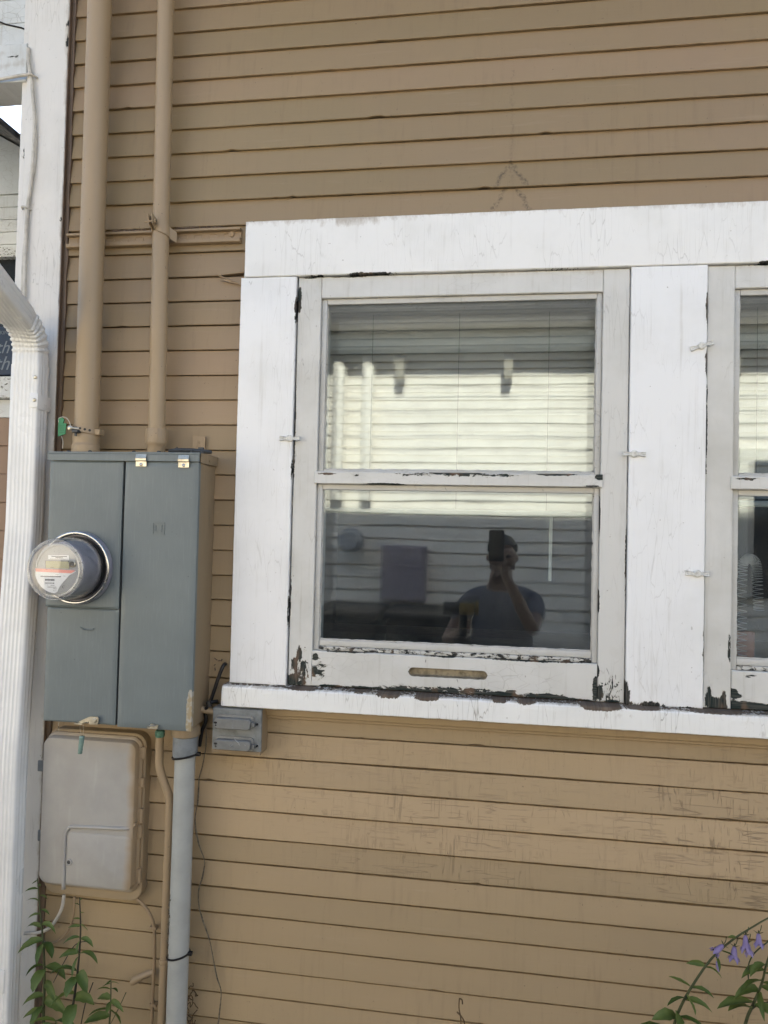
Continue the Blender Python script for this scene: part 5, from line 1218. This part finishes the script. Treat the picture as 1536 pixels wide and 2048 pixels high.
def stem_plant(name, label, pts, r, leaves, group=None, seed=0, side=(), cat='plant', dark=False, Lmul=0.97):
    rnd = random.Random(seed); P = smooth_path(pts, 6); t = thing(name, pts[0], label, cat, group)
    bm = NB(); sweep(bm, P, lambda i: circ(r*(1-.65*i/(len(P)-1)), 7))
    for sp in side: sweep(bm, smooth_path(sp, 4), lambda i: circ(r*.35, 5))
    obj('stem', bm, M['stemdark' if dark else 'stem'], t, smooth=True)
    bm = NB(); T = []
    for f, ang, L, W, dr in leaves:
        q = f*(len(P)-1); i = int(q); p = P[min(i, len(P)-1)].lerp(P[min(i+1, len(P)-1)], q-i)
        d = Vector((math.cos(R(ang)), rnd.uniform(-.75, .1), .35+rnd.uniform(-.2, .3)))
        if abs(math.cos(R(ang))) < .2: d = Vector((rnd.uniform(-.3, .3), -.9, .1))
        leaf(bm, T, p, d, L*Lmul*rnd.uniform(.8, 1.15), W*Lmul*rnd.uniform(.85, 1.25), dr*rnd.uniform(.8, 1.3), rnd.uniform(-1.1, 1.1), rnd.uniform(-.6, .9))
    obj('leaves', bm, M['leaf'], t, smooth=True, attrs={'tone': T}); return t
G1 = 'leafy weeds growing against the wall below the utility box'
def img(pts): return [at(u, v, y) for u, v, y in pts]
stem_plant('leafy_weed', 'tall green weed climbing between the corner board and the pale utility box', img([(88, 2160, -.10), (87, 2040, -.09), (89, 1950, -.085), (86, 1880, -.08), (80, 1820, -.075), (75, 1757, -.07)]), .0040,
  [(.98, 100, .022, .007, .1), (.95, 60, .026, .008, .2), (.92, 190, .03, .009, .6), (.88, 10, .03, .009, .8), (.85, 170, .034, .010, .7), (.80, -10, .036, .011, .8), (.77, 180, .035, .012, .9), (.70, 0, .05, .013, 1.3), (.68, 185, .05, .012, 1.2), (.60, 180, .062, .020, 1.3), (.585, 5, .055, .024, 1.5), (.58, 270, .05, .02, 1.2), (.45, 175, .065, .022, 1.3), (.44, 0, .062, .028, 1.3), (.43, 270, .06, .03, 1.2), (.36, 8, .06, .028, 1.2), (.30, 190, .06, .024, 1.3), (.28, -5, .075, .032, 1.2), (.26, 270, .06, .03, 1.3), (.23, 170, .06, .025, 1.2)], G1, 3)
stem_plant('leafy_weed', 'middle green weed with a thin bare tip, leaves in front of the clapboards', img([(137, 2160, -.15), (143, 2040, -.145), (153, 1960, -.14), (159, 1900, -.135), (161, 1850, -.13), (159, 1795, -.125)]), .0036,
  [(.97, 60, .012, .004, .3), (.93, 200, .014, .005, .3), (.88, 20, .02, .006, .4), (.84, 170, .022, .007, .4), (.80, 0, .03, .009, .5), (.79, 180, .028, .008, .5), (.70, 180, .05, .016, .9), (.69, 5, .05, .013, 1.1), (.68, 270, .045, .015, 1.0), (.58, 175, .062, .021, 1.0), (.57, 0, .055, .020, 1.4), (.56, 270, .05, .022, 1.1), (.45, 180, .078, .028, .9), (.44, 0, .072, .030, 1.0), (.42, 270, .06, .03, 1.2), (.32, 185, .075, .032, 1.0), (.30, 0, .055, .036, 1.1), (.27, 270, .07, .03, 1.0)], G1, 5, dark=True,
  side=[img([(107, 1965, -.12), (125, 1930, -.12), (150, 1890, -.11), (176, 1882, -.11)]), img([(160, 2060, -.12), (170, 2010, -.12), (186, 1965, -.12)])])
stem_plant('leafy_weed', 'short green weed nearest the thin conduit with small narrow leaves', img([(213, 2160, -.13), (218, 2060, -.125), (221, 2010, -.12), (222, 1960, -.12)]), .003,
  [(.99, 80, .018, .006, .2), (.95, 10, .026, .008, .5), (.93, 180, .024, .008, .5), (.86, 0, .036, .012, .7), (.85, 185, .035, .011, .6), (.74, 180, .045, .018, .8), (.72, 0, .05, .018, .6), (.71, 270, .04, .014, .8), (.60, 185, .055, .02, .9), (.58, 5, .05, .02, 1.0), (.5, 180, .06, .022, .7)], G1, 8, side=[img([(219, 2052, -.12), (238, 2015, -.12), (252, 1985, -.12)])])
stem_plant('leafy_weed', 'low leafy clump at the bottom edge between the two taller weeds', img([(105, 2170, -.16), (108, 2090, -.16), (112, 2040, -.155)]), .003,
  [(.98, 10, .06, .032, .5), (.95, 175, .055, .03, .7), (.9, 270, .06, .034, .8), (.8, 0, .07, .034, .5), (.75, 190, .06, .028, .8), (.6, 0, .06, .03, .7)], G1, 11)
# bellflowers on the right
def bell(bm, T, p, d, L, r, tone=0.0):
    d = Vector(d).normalized(); a, b = frame_of(d); n = 20; rings = []
    for t, k, fl in ((0, .18, 0), (.10, .42, 0), (.3, .55, 0), (.55, .62, .03), (.72, .80, .12), (.86, 1.02, .3), (1.0, 1.30, .75)):
        ring = []
        for i in range(n):
            th = 2*math.pi*i/n; lobe = .5+.5*math.cos(5*th)
            tt = t-(fl*.55*(1-lobe)); kk = r*(k*(1-.35*fl*(1-lobe)))
            ring.append(bm.verts.new(Vector(p)+d*L*tt+(a*math.cos(th)+b*math.sin(th))*kk)); T.append(tone+.6*t-.3)
        rings.append(ring)
    for i in range(len(rings)-1):
        for k in range(n): bm.faces.new((rings[i][k], rings[i][(k+1) % n], rings[i+1][(k+1) % n], rings[i+1][k]))
    bm.faces.new(rings[0])
Yp = -.16
bf = stem_plant('bellflower', 'arching bellflower stem with hanging purple bells at lower right', img([(1318, 2180, Yp), (1345, 2062, Yp), (1362, 2012, Yp), (1392, 1960, Yp), (1425, 1915, Yp), (1462, 1882, Yp), (1500, 1857, Yp), (1545, 1832, Yp), (1600, 1812, Yp)]), .0034,
  [(.19, 185, .055, .022, .5), (.18, 0, .062, .022, 1.0), (.21, 270, .05, .02, .8), (.29, 180, .045, .017, .4), (.28, 5, .045, .015, .9), (.30, 90, .04, .014, 1.1), (.34, 175, .042, .014, .2), (.335, 0, .036, .013, .9), (.45, 178, .040, .013, .5), (.44, 0, .03, .010, 1.2), (.56, 170, .022, .008, .2), (.55, 30, .024, .009, .3), (.52, 270, .03, .01, .8), (.66, 160, .016, .007, .3), (.12, 190, .08, .03, .4), (.10, 0, .08, .03, .9), (.11, 270, .07, .03, .8)], None, 21, cat='flower', Lmul=1.22)
for (u0, v0, u1, v1, L, r) in ((1447, 1890, 1424, 1909, .033, .0105), (1469, 1893, 1467, 1925, .034, .0115), (1491, 1870, 1491, 1905, .040, .0105), (1495, 1885, 1500, 1915, .03, .0095), (1517, 1867, 1518, 1893, .031, .0105)):
    bm = NB(); T = []; p, q = at(u0, v0, Yp-.01), at(u1, v1, Yp-.014); bell(bm, T, p, q-p, L*.88, r*.86, random.Random(u0).uniform(-.3, .3)); fl = obj('bell', bm, M['petal'], bf, smooth=True, attrs={'tone': T})
    bm = NB(); T = []; dd = (q-p).normalized(); a, b = frame_of(dd)
    tube(bm, [at(u0+6, v0-16, Yp), p+Vector((.004, 0, .008)), p], .0009, 5)
    for k in range(5): bmn = R(72*k); T2 = []; leaf(bm, T2, p, (a*math.cos(bmn)+b*math.sin(bmn))-dd*.2, .011, .003, -.3)
    obj('sepals', bm, M['stem'], fl, smooth=True)
bm = NB(); p, q = at(1434, 1922, Yp-.005), at(1438, 1944, Yp-.008); tube(bm, [p, p.lerp(q, .5), q], lambda t: .0035*math.sin(math.pi*min(1, t*.9+.08))+.0006, 8); obj('bud', bm, M['petal'], bf, smooth=True, attrs={'tone': [0.2]*len(bm.verts)})
stem_plant('bellflower', 'darker leafy bellflower stem cut off by the right edge, without open bells', img([(1462, 2180, -.12), (1490, 2050, -.12), (1508, 2005, -.12), (1524, 1965, -.12), (1532, 1930, -.12), (1545, 1890, -.12)]), .004,
  [(.97, 20, .03, .010, .4), (.80, 180, .045, .017, 1.0), (.79, 5, .05, .02, .6), (.74, 175, .045, .016, 1.2), (.70, 0, .05, .018, 1.1), (.62, 180, .062, .026, .9), (.60, 0, .05, .02, .8), (.56, 5, .06, .018, .7), (.52, 178, .055, .022, 1.1), (.50, 270, .05, .022, 1.1), (.40, 180, .07, .025, .6), (.38, 0, .065, .024, .8), (.34, 180, .05, .024, .8)], None, 33, cat='flower', Lmul=1.15, side=[img([(1502, 2020, -.12), (1520, 2008, -.12), (1545, 2003, -.12)]), img([(1497, 1960, -.12), (1497, 1930, -.12), (1510, 1905, -.12), (1540, 1880, -.12)])])
bm = NB(); T = []
p = at(1215, 2052, -.15); leaf(bm, T, at(1186, 2062, -.15)+Vector((.06, 0, .0)), (-1, -.3, .15), .055, .022, .25, .3, .4); leaf(bm, T, at(1240, 2062, -.15), (-1, -.4, .2), .05, .02, .4, -.3, .2)
top('low_leaf', bm, M['leaf'], 'pair of green leaves poking up at the bottom edge left of the purple bellflower', 'leaf', smooth=True, attrs={'tone': T})
bm = NB(); tube(bm, img([(922, 2160, -.06), (922, 2050, -.05), (918, 2015, -.045), (919, 1997, -.045)]), .0014, 6); tube(bm, img([(920, 2030, -.05), (914, 2024, -.05), (925, 2036, -.055), (930, 2050, -.05)]), .0016, 6); tube(bm, img([(919, 1997, -.045), (924, 2000, -.048), (925, 2008, -.047)]), .0015, 6)
top('dry_stalk', bm, M['dry'], 'small dry brown stalk against the clapboards at the bottom middle', 'dead stalk', smooth=True)
bm = NB(); rnd = random.Random(31)
for k in range(15):
    u, v = rnd.uniform(370, 384), rnd.uniform(1965, 2048); p = at(u, v, -.03); pts = [p]
    for j in range(5): pts.append(pts[-1]+Vector((rnd.uniform(-.004, .010), rnd.uniform(-.006, .006), rnd.uniform(-.012, .012))))
    tube(bm, pts, .0011, 5, 3)
top('dry_tendrils', bm, M['dry'], 'dried brown tendrils clinging right of the grey conduit near the bottom', 'dead vine', smooth=True)

# ================================================================ NEIGHBOUR HOUSE (the glass reflects it)
YN2 = -3.9
def mir(u, v, y=YN2):
    p = at(u, v, -y); return Vector((p.x, y, p.z))
nh = thing('neighbour_house', (0, YN2, 0), 'cream clapboard house across the side yard, seen mirrored in the window glass', 'house')
zsof = mir(900, 735).z + .10
bm = NB(); z = 0.0; prev = None
while z < zsof+.1:
    h = .1; x0, x1 = -9, 9
    pts = [(YN2-.03, z+.002), (YN2+.012, z), (YN2+.014, z+.003), (YN2+.004, z+h-.006), (YN2-.03, z+h-.004)]
    vs = [[bm.verts.new((x, y, zz)) for y, zz in pts] for x in (x0, -3, 0, 3, x1)]
    for i in range(4):
        for k in range(4): bm.faces.new((vs[i][k], vs[i+1][k], vs[i+1][k+1], vs[i][k+1]))
    z += h
obj('siding', bm, M['beige'], nh)
bm = NB(); box(bm, -9, 9, YN2-6, YN2-.032, 0, zsof+.1); obj('walls', bm, M['cream'], nh)
OV = .20
bm = NB(); box(bm, -9.3, 9.3, YN2-.01, YN2+OV, zsof, zsof+.02); obj('soffit', bm, M['bluegrey'], nh)
bm = NB(); box(bm, -9.3, 9.3, YN2+OV+.001, YN2+OV+.02, zsof-.01, zsof+.13, .003); obj('fascia', bm, M['bluegrey'], nh)
bm = NB(); slab(bm, -9.4, 9.4, YN2+OV+.06, zsof+.13, YN2-3, zsof+.13+3.2*.5, .06); slab(bm, -9.4, 9.4, YN2-6.3, zsof+.13, YN2-3, zsof+.13+3.2*.5, .06); obj('roof', bm, M['shingle'], nh)
for u in (802, 1016, 1240, 1460):
    p = mir(u, 770); bm = NB(); prism(bm, [(p.x-.036, zsof-.001), (p.x+.036, zsof-.001), (p.x+.03, zsof-.22), (p.x-.03, zsof-.22)], YN2+.022, YN2+.14); obj('bracket', bm, M['slot'], nh)
a, b = mir(1475, 895), mir(1640, 1200); bm = NB(); box(bm, a.x, b.x, YN2+.017, YN2+.05, a.z-.10, a.z, .004); box(bm, a.x, a.x+.1, YN2+.017, YN2+.05, b.z, a.z-.101, .004); box(bm, b.x-.1, b.x, YN2+.017, YN2+.05, b.z, a.z-.101, .004); wf = obj('window_frame', bm, M['cream'], nh)
bm = NB(); box(bm, a.x+.1, b.x-.1, YN2+.018, YN2+.03, b.z, a.z-.1); obj('pane', bm, M['pglass'], wf)
for u, r, lab in ((680, .046, 'wider white service pipe on the neighbour wall, left of the other one'), (737, .046, 'white service pipe with rounded top on the neighbour wall, right of the other one')):
    zt2 = mir(u, 735).z + (.0 if u < 700 else .04); x = mir(u, 850).x; bm = NB(); zl = mir(u, 1000).z
    lathe(bm, (x, YN2+.08, zl), [(r, 0), (r, zt2-zl), (r*.8, zt2-zl+.03), (.001, zt2-zl+.045)], 24, 'z'); top('service_pipe', bm, M['beige'], lab, 'pipe', 'service pipes on the neighbour house', smooth=40)
c = mir(706, 1081); bm = NB(); lathe(bm, (0, 0, 0), [(.10, 0), (.10, .03), (.085, .03), (.08, .12), (.07, .13), (.0001, .13)], 32)
for v in bm.verts: v.co = Vector((c.x+v.co.x, YN2+.10-v.co.y, c.z+v.co.z))
top('wall_meter', bm, M['meterface'], 'round meter on the neighbour house, mirrored in the lower pane', 'meter', smooth=40)
a, b = mir(768, 1088), mir(852, 1202); bm = NB(); box(bm, a.x, b.x, YN2+.017, YN2+.16, b.z, a.z, .008); box(bm, a.x+.02, b.x-.02, YN2+.16, YN2+.17, b.z+.02, a.z-.02, .004)
top('wall_cabinet', bm, mat_plain('mauve_grey_cabinet', (.30, .26, .28), .5), 'mauve grey cabinet on the neighbour house, mirrored in the lower pane', 'cabinet')

a, b = mir(640, 1210, -3.3), mir(900, 1210, -3.3)  # made-up bins, put here to darken the reflection in the lower pane
for k, (xa, xb_, lab) in enumerate(((a.x, (a.x+b.x)/2-.03, 'added dark wheeled bin that darkens the mirrored lower pane, left one'), ((a.x+b.x)/2+.03, b.x, 'added dark wheeled bin that darkens the mirrored lower pane, right one'))):
    t = thing('added_wheeled_bin', ((xa+xb_)/2, -3.4, 0), lab, 'bin', 'bins added to darken the mirrored view')
    bm = NB(); hz_ = a.z-.06
    vs = [bm.verts.new(p) for p in ((xa+.05, -3.62, .06), (xb_-.05, -3.62, .06), (xb_-.05, -3.2, .06), (xa+.05, -3.2, .06), (xa, -3.68, hz_), (xb_, -3.68, hz_), (xb_, -3.12, hz_), (xa, -3.12, hz_))]
    for f in ((0, 1, 2, 3), (7, 6, 5, 4), (0, 4, 5, 1), (1, 5, 6, 2), (2, 6, 7, 3), (3, 7, 4, 0)): bm.faces.new([vs[i] for i in f])
    bmesh.ops.bevel(bm, geom=bm.edges[:], offset=.02, segments=2, affect='EDGES'); obj('tub', bm, M['black'], t)
    bm = NB(); box(bm, xa-.015, xb_+.015, -3.70, -3.10, hz_+.002, hz_+.05, .02); obj('lid', bm, M['black'], t)
    for xx in (xa+.03, xb_-.03): bm = NB(); cyl(bm, (xx-.025, -3.66, .10), (xx+.025, -3.66, .10), .10, 20); obj('wheel', bm, M['black'], t)

# ================================================================ THE PHOTOGRAPHER (mirrored in the lower pane)
def skin_mesh(nodes, edges, sub=2):
    me = bpy.data.meshes.new('s'); me.from_pydata([n[0] for n in nodes], edges, [])
    o = bpy.data.objects.new('s', me); COL.objects.link(o)
    o.modifiers.new('k', 'SKIN'); 
    for i, n in enumerate(nodes):
        r = n[1] if isinstance(n[1], tuple) else (n[1], n[1]); me.skin_vertices[0].data[i].radius = r
    me.skin_vertices[0].data[0].use_root = True
    md = o.modifiers.new('u', 'SUBSURF'); md.levels = sub; md.render_levels = sub
    bpy.context.view_layer.update()
    m2 = bpy.data.meshes.new_from_object(o.evaluated_get(bpy.context.evaluated_depsgraph_get()))
    bpy.data.objects.remove(o); bpy.data.meshes.remove(me)
    bm = NB(); bm.from_mesh(m2); bpy.data.meshes.remove(m2); return bm
HX, HY, HZ = .045, -2.17, 1.44
per = thing('person', (.05, -2.2, 0), 'photographer in a grey shirt raising a phone, mirrored in the lower window pane', 'person')
N, E = [], []
def nd(p, r, par=None):
    N.append((Vector(p), r)); i = len(N)-1
    if par is not None: E.append((par, i))
    return i
pel = nd((.05, -2.25, .86), (.135, .105)); sp1 = nd((.05, -2.25, .98), (.13, .10), pel); ch = nd((.05, -2.25, 1.13), (.145, .105), sp1); nk0 = nd((.05, -2.245, 1.225), (.085, .075), ch)
nk = nd((.047, -2.225, 1.285), (.052, .055), nk0); jaw = nd((.045, -2.20, 1.345), (.058, .068), nk); fc = nd((HX, -2.185, 1.405), (.070, .088), jaw); hd = nd((HX, -2.19, 1.475), (.072, .092), fc); tp = nd((HX, -2.195, 1.52), (.045, .06), hd)
nd((HX, HY+.088, 1.405), .013, nd((HX, HY+.066, 1.425), .016, fc)); nd((HX, HY+.062, 1.362), .018, jaw)
for s in (1, -1): nd((HX+s*.088, -2.20, 1.425), (.010, .020), nd((HX+s*.072, -2.20, 1.425), .02, fc))
def arm(sh, el, wr_, fingers, palm):
    a = nd(sh, .052, nk0); b = nd(Vector(sh).lerp(Vector(el), .5), .045, a); c = nd(el, .038, b); d = nd(Vector(el).lerp(Vector(wr_), .4), .036, c); e = nd(wr_, .025, d); p = nd(palm, (.030, .020), e)
    for f in fingers:
        k = p
        for q, r in zip(f, (.0095, .0088, .0075)): k = nd(q, r, k)
ph = Vector((0.008, -1.812, 1.50))
arm((.225, -2.24, 1.195), (.205, -2.04, 1.06), (.062, -1.885, 1.345), [[(.050, -1.85, 1.43), (.044, -1.826, 1.452), (.036, -1.806, 1.462)], [(.054, -1.852, 1.415), (.047, -1.826, 1.432), (.036, -1.807, 1.440)], [(.055, -1.855, 1.400), (.047, -1.828, 1.412), (.036, -1.808, 1.418)], [(.052, -1.86, 1.388), (.044, -1.832, 1.395), (.034, -1.812, 1.398)], [(.025, -1.87, 1.41), (.000, -1.848, 1.43), (-.018, -1.836, 1.448)]], (.048, -1.872, 1.392))
tl = Vector((-.145, -1.93, 1.10))
arm((-.125, -2.24, 1.195), (-.235, -2.17, .98), (-.165, -1.985, 1.045), [[tl+Vector((.030, -.01, .025)), tl+Vector((.034, .022, .02)), tl+Vector((.018, .036, .018))], [tl+Vector((.030, -.012, .006)), tl+Vector((.035, .022, .002)), tl+Vector((.018, .036, 0))], [tl+Vector((.028, -.014, -.012)), tl+Vector((.033, .020, -.016)), tl+Vector((.018, .034, -.018))], [tl+Vector((.024, -.018, -.028)), tl+Vector((.029, .016, -.033)), tl+Vector((.016, .030, -.034))], [tl+Vector((-.025, -.02, .02)), tl+Vector((-.033, .008, .03)), tl+Vector((-.026, .028, .034))]], tl+Vector((.005, -.034, -.01)))
for s in (1, -1):
    h = nd((.05+s*.09, -2.25, .80), .085, pel); k = nd((.05+s*.10, -2.24, .46), .055, h); c = nd((.05+s*.10, -2.26, .34), .052, k); an = nd((.05+s*.10, -2.27, .09), .036, c); nd((.05+s*.11, -2.13, .035), .034, nd((.05+s*.10, -2.23, .045), .04, an))
obj('body', skin_mesh(N, E), M['skin'], per, smooth=True)
N, E = [], []
a = nd((.05, -2.25, .76), (.185, .150)); b = nd((.05, -2.25, .98), (.178, .142), a); c = nd((.05, -2.25, 1.12), (.182, .138), b); d = nd((.05, -2.245, 1.215), (.108, .092), c)
for sh, el in (((.225, -2.24, 1.195), (.205, -2.04, 1.06)), ((-.125, -2.24, 1.195), (-.235, -2.17, .98))): e = nd(sh, .063, d); nd(Vector(sh).lerp(Vector(el), .62), .058, e)
obj('shirt', skin_mesh(N, E), M['shirt'], per, smooth=True)
N, E = [], []
a = nd((.05, -2.25, .88), (.172, .138))
for s in (1, -1): h = nd((.05+s*.09, -2.25, .76), .094, a); k = nd((.05+s*.10, -2.24, .46), .068, h); nd((.05+s*.10, -2.265, .10), .056, k)
obj('trousers', skin_mesh(N, E), M['jeans'], per, smooth=True)
bm = NB(); bmesh.ops.create_icosphere(bm, subdivisions=4, radius=1.0)
for v in bm.verts:
    q = v.co.copy(); r = 1+.05*fbm(q.x*5, q.y*5, q.z*5); fz = max(q.z, -.15 if q.y < .15 else .38); fy = q.y
    v.co = Vector((HX+q.x*.081*r, -2.20+fy*.100*r, 1.468+fz*.085*r))
obj('hair', bm, M['hair'], per, smooth=True)
for s in (1, -1):
    bm = NB(); bmesh.ops.create_uvsphere(bm, u_segments=16, v_segments=10, radius=.011, matrix=Matrix.Translation((HX+s*.030, HY+.066, 1.437))); obj('eye', bm, M['hair'], per, smooth=True)
bm = NB(); P = [(-.022, -.003), (-.01, -.001), (0, -.003), (.01, -.001), (.022, -.003), (.01, -.009), (0, -.010), (-.01, -.009)]; prism(bm, [(HX+x, 1.378+z) for x, z in P], HY+.060, HY+.072); obj('mouth', bm, mat_plain('lips', (.30, .12, .10), .5), per)
tp_ = thing('smartphone', ph, 'dark smartphone held up in front of the photographer face', 'phone')
bm = NB(); prism(bm, rrect(-.037, .037, -.125, .028, .010, 5), -.004, .004)
bmesh.ops.rotate(bm, verts=bm.verts, matrix=Matrix.Rotation(-YAW, 3, 'Z'))
for v in bm.verts: v.co += Vector((0.012, -1.812, 1.545))
obj('case', bm, M['black'], tp_)
dr = thing('cordless_tool', tl, 'black and yellow hand tool held low by the photographer', 'tool')
bm = NB(); sweep(bm, [tl+Vector((0, 0, -.06)), tl+Vector((0, .003, .03)), tl+Vector((0, .01, .06))], circ(.020, 14)); sweep(bm, [tl+Vector((-.10, .0, .075)), tl+Vector((.0, .005, .078)), tl+Vector((.06, .01, .08))], circ(.030, 16)); box(bm, tl.x-.045, tl.x+.04, tl.y-.035, tl.y+.045, tl.z-.115, tl.z-.062, .008); obj('casing', bm, M['black'], dr, smooth=40)
bm = NB(); box(bm, tl.x-.02, tl.x+.055, tl.y+.03, tl.y+.046, tl.z+.055, tl.z+.105, .006); cyl(bm, tl+Vector((.058, .01, .08)), tl+Vector((.075, .01, .08)), .031, 16); obj('cover', bm, M['yellow'], dr, smooth=40)
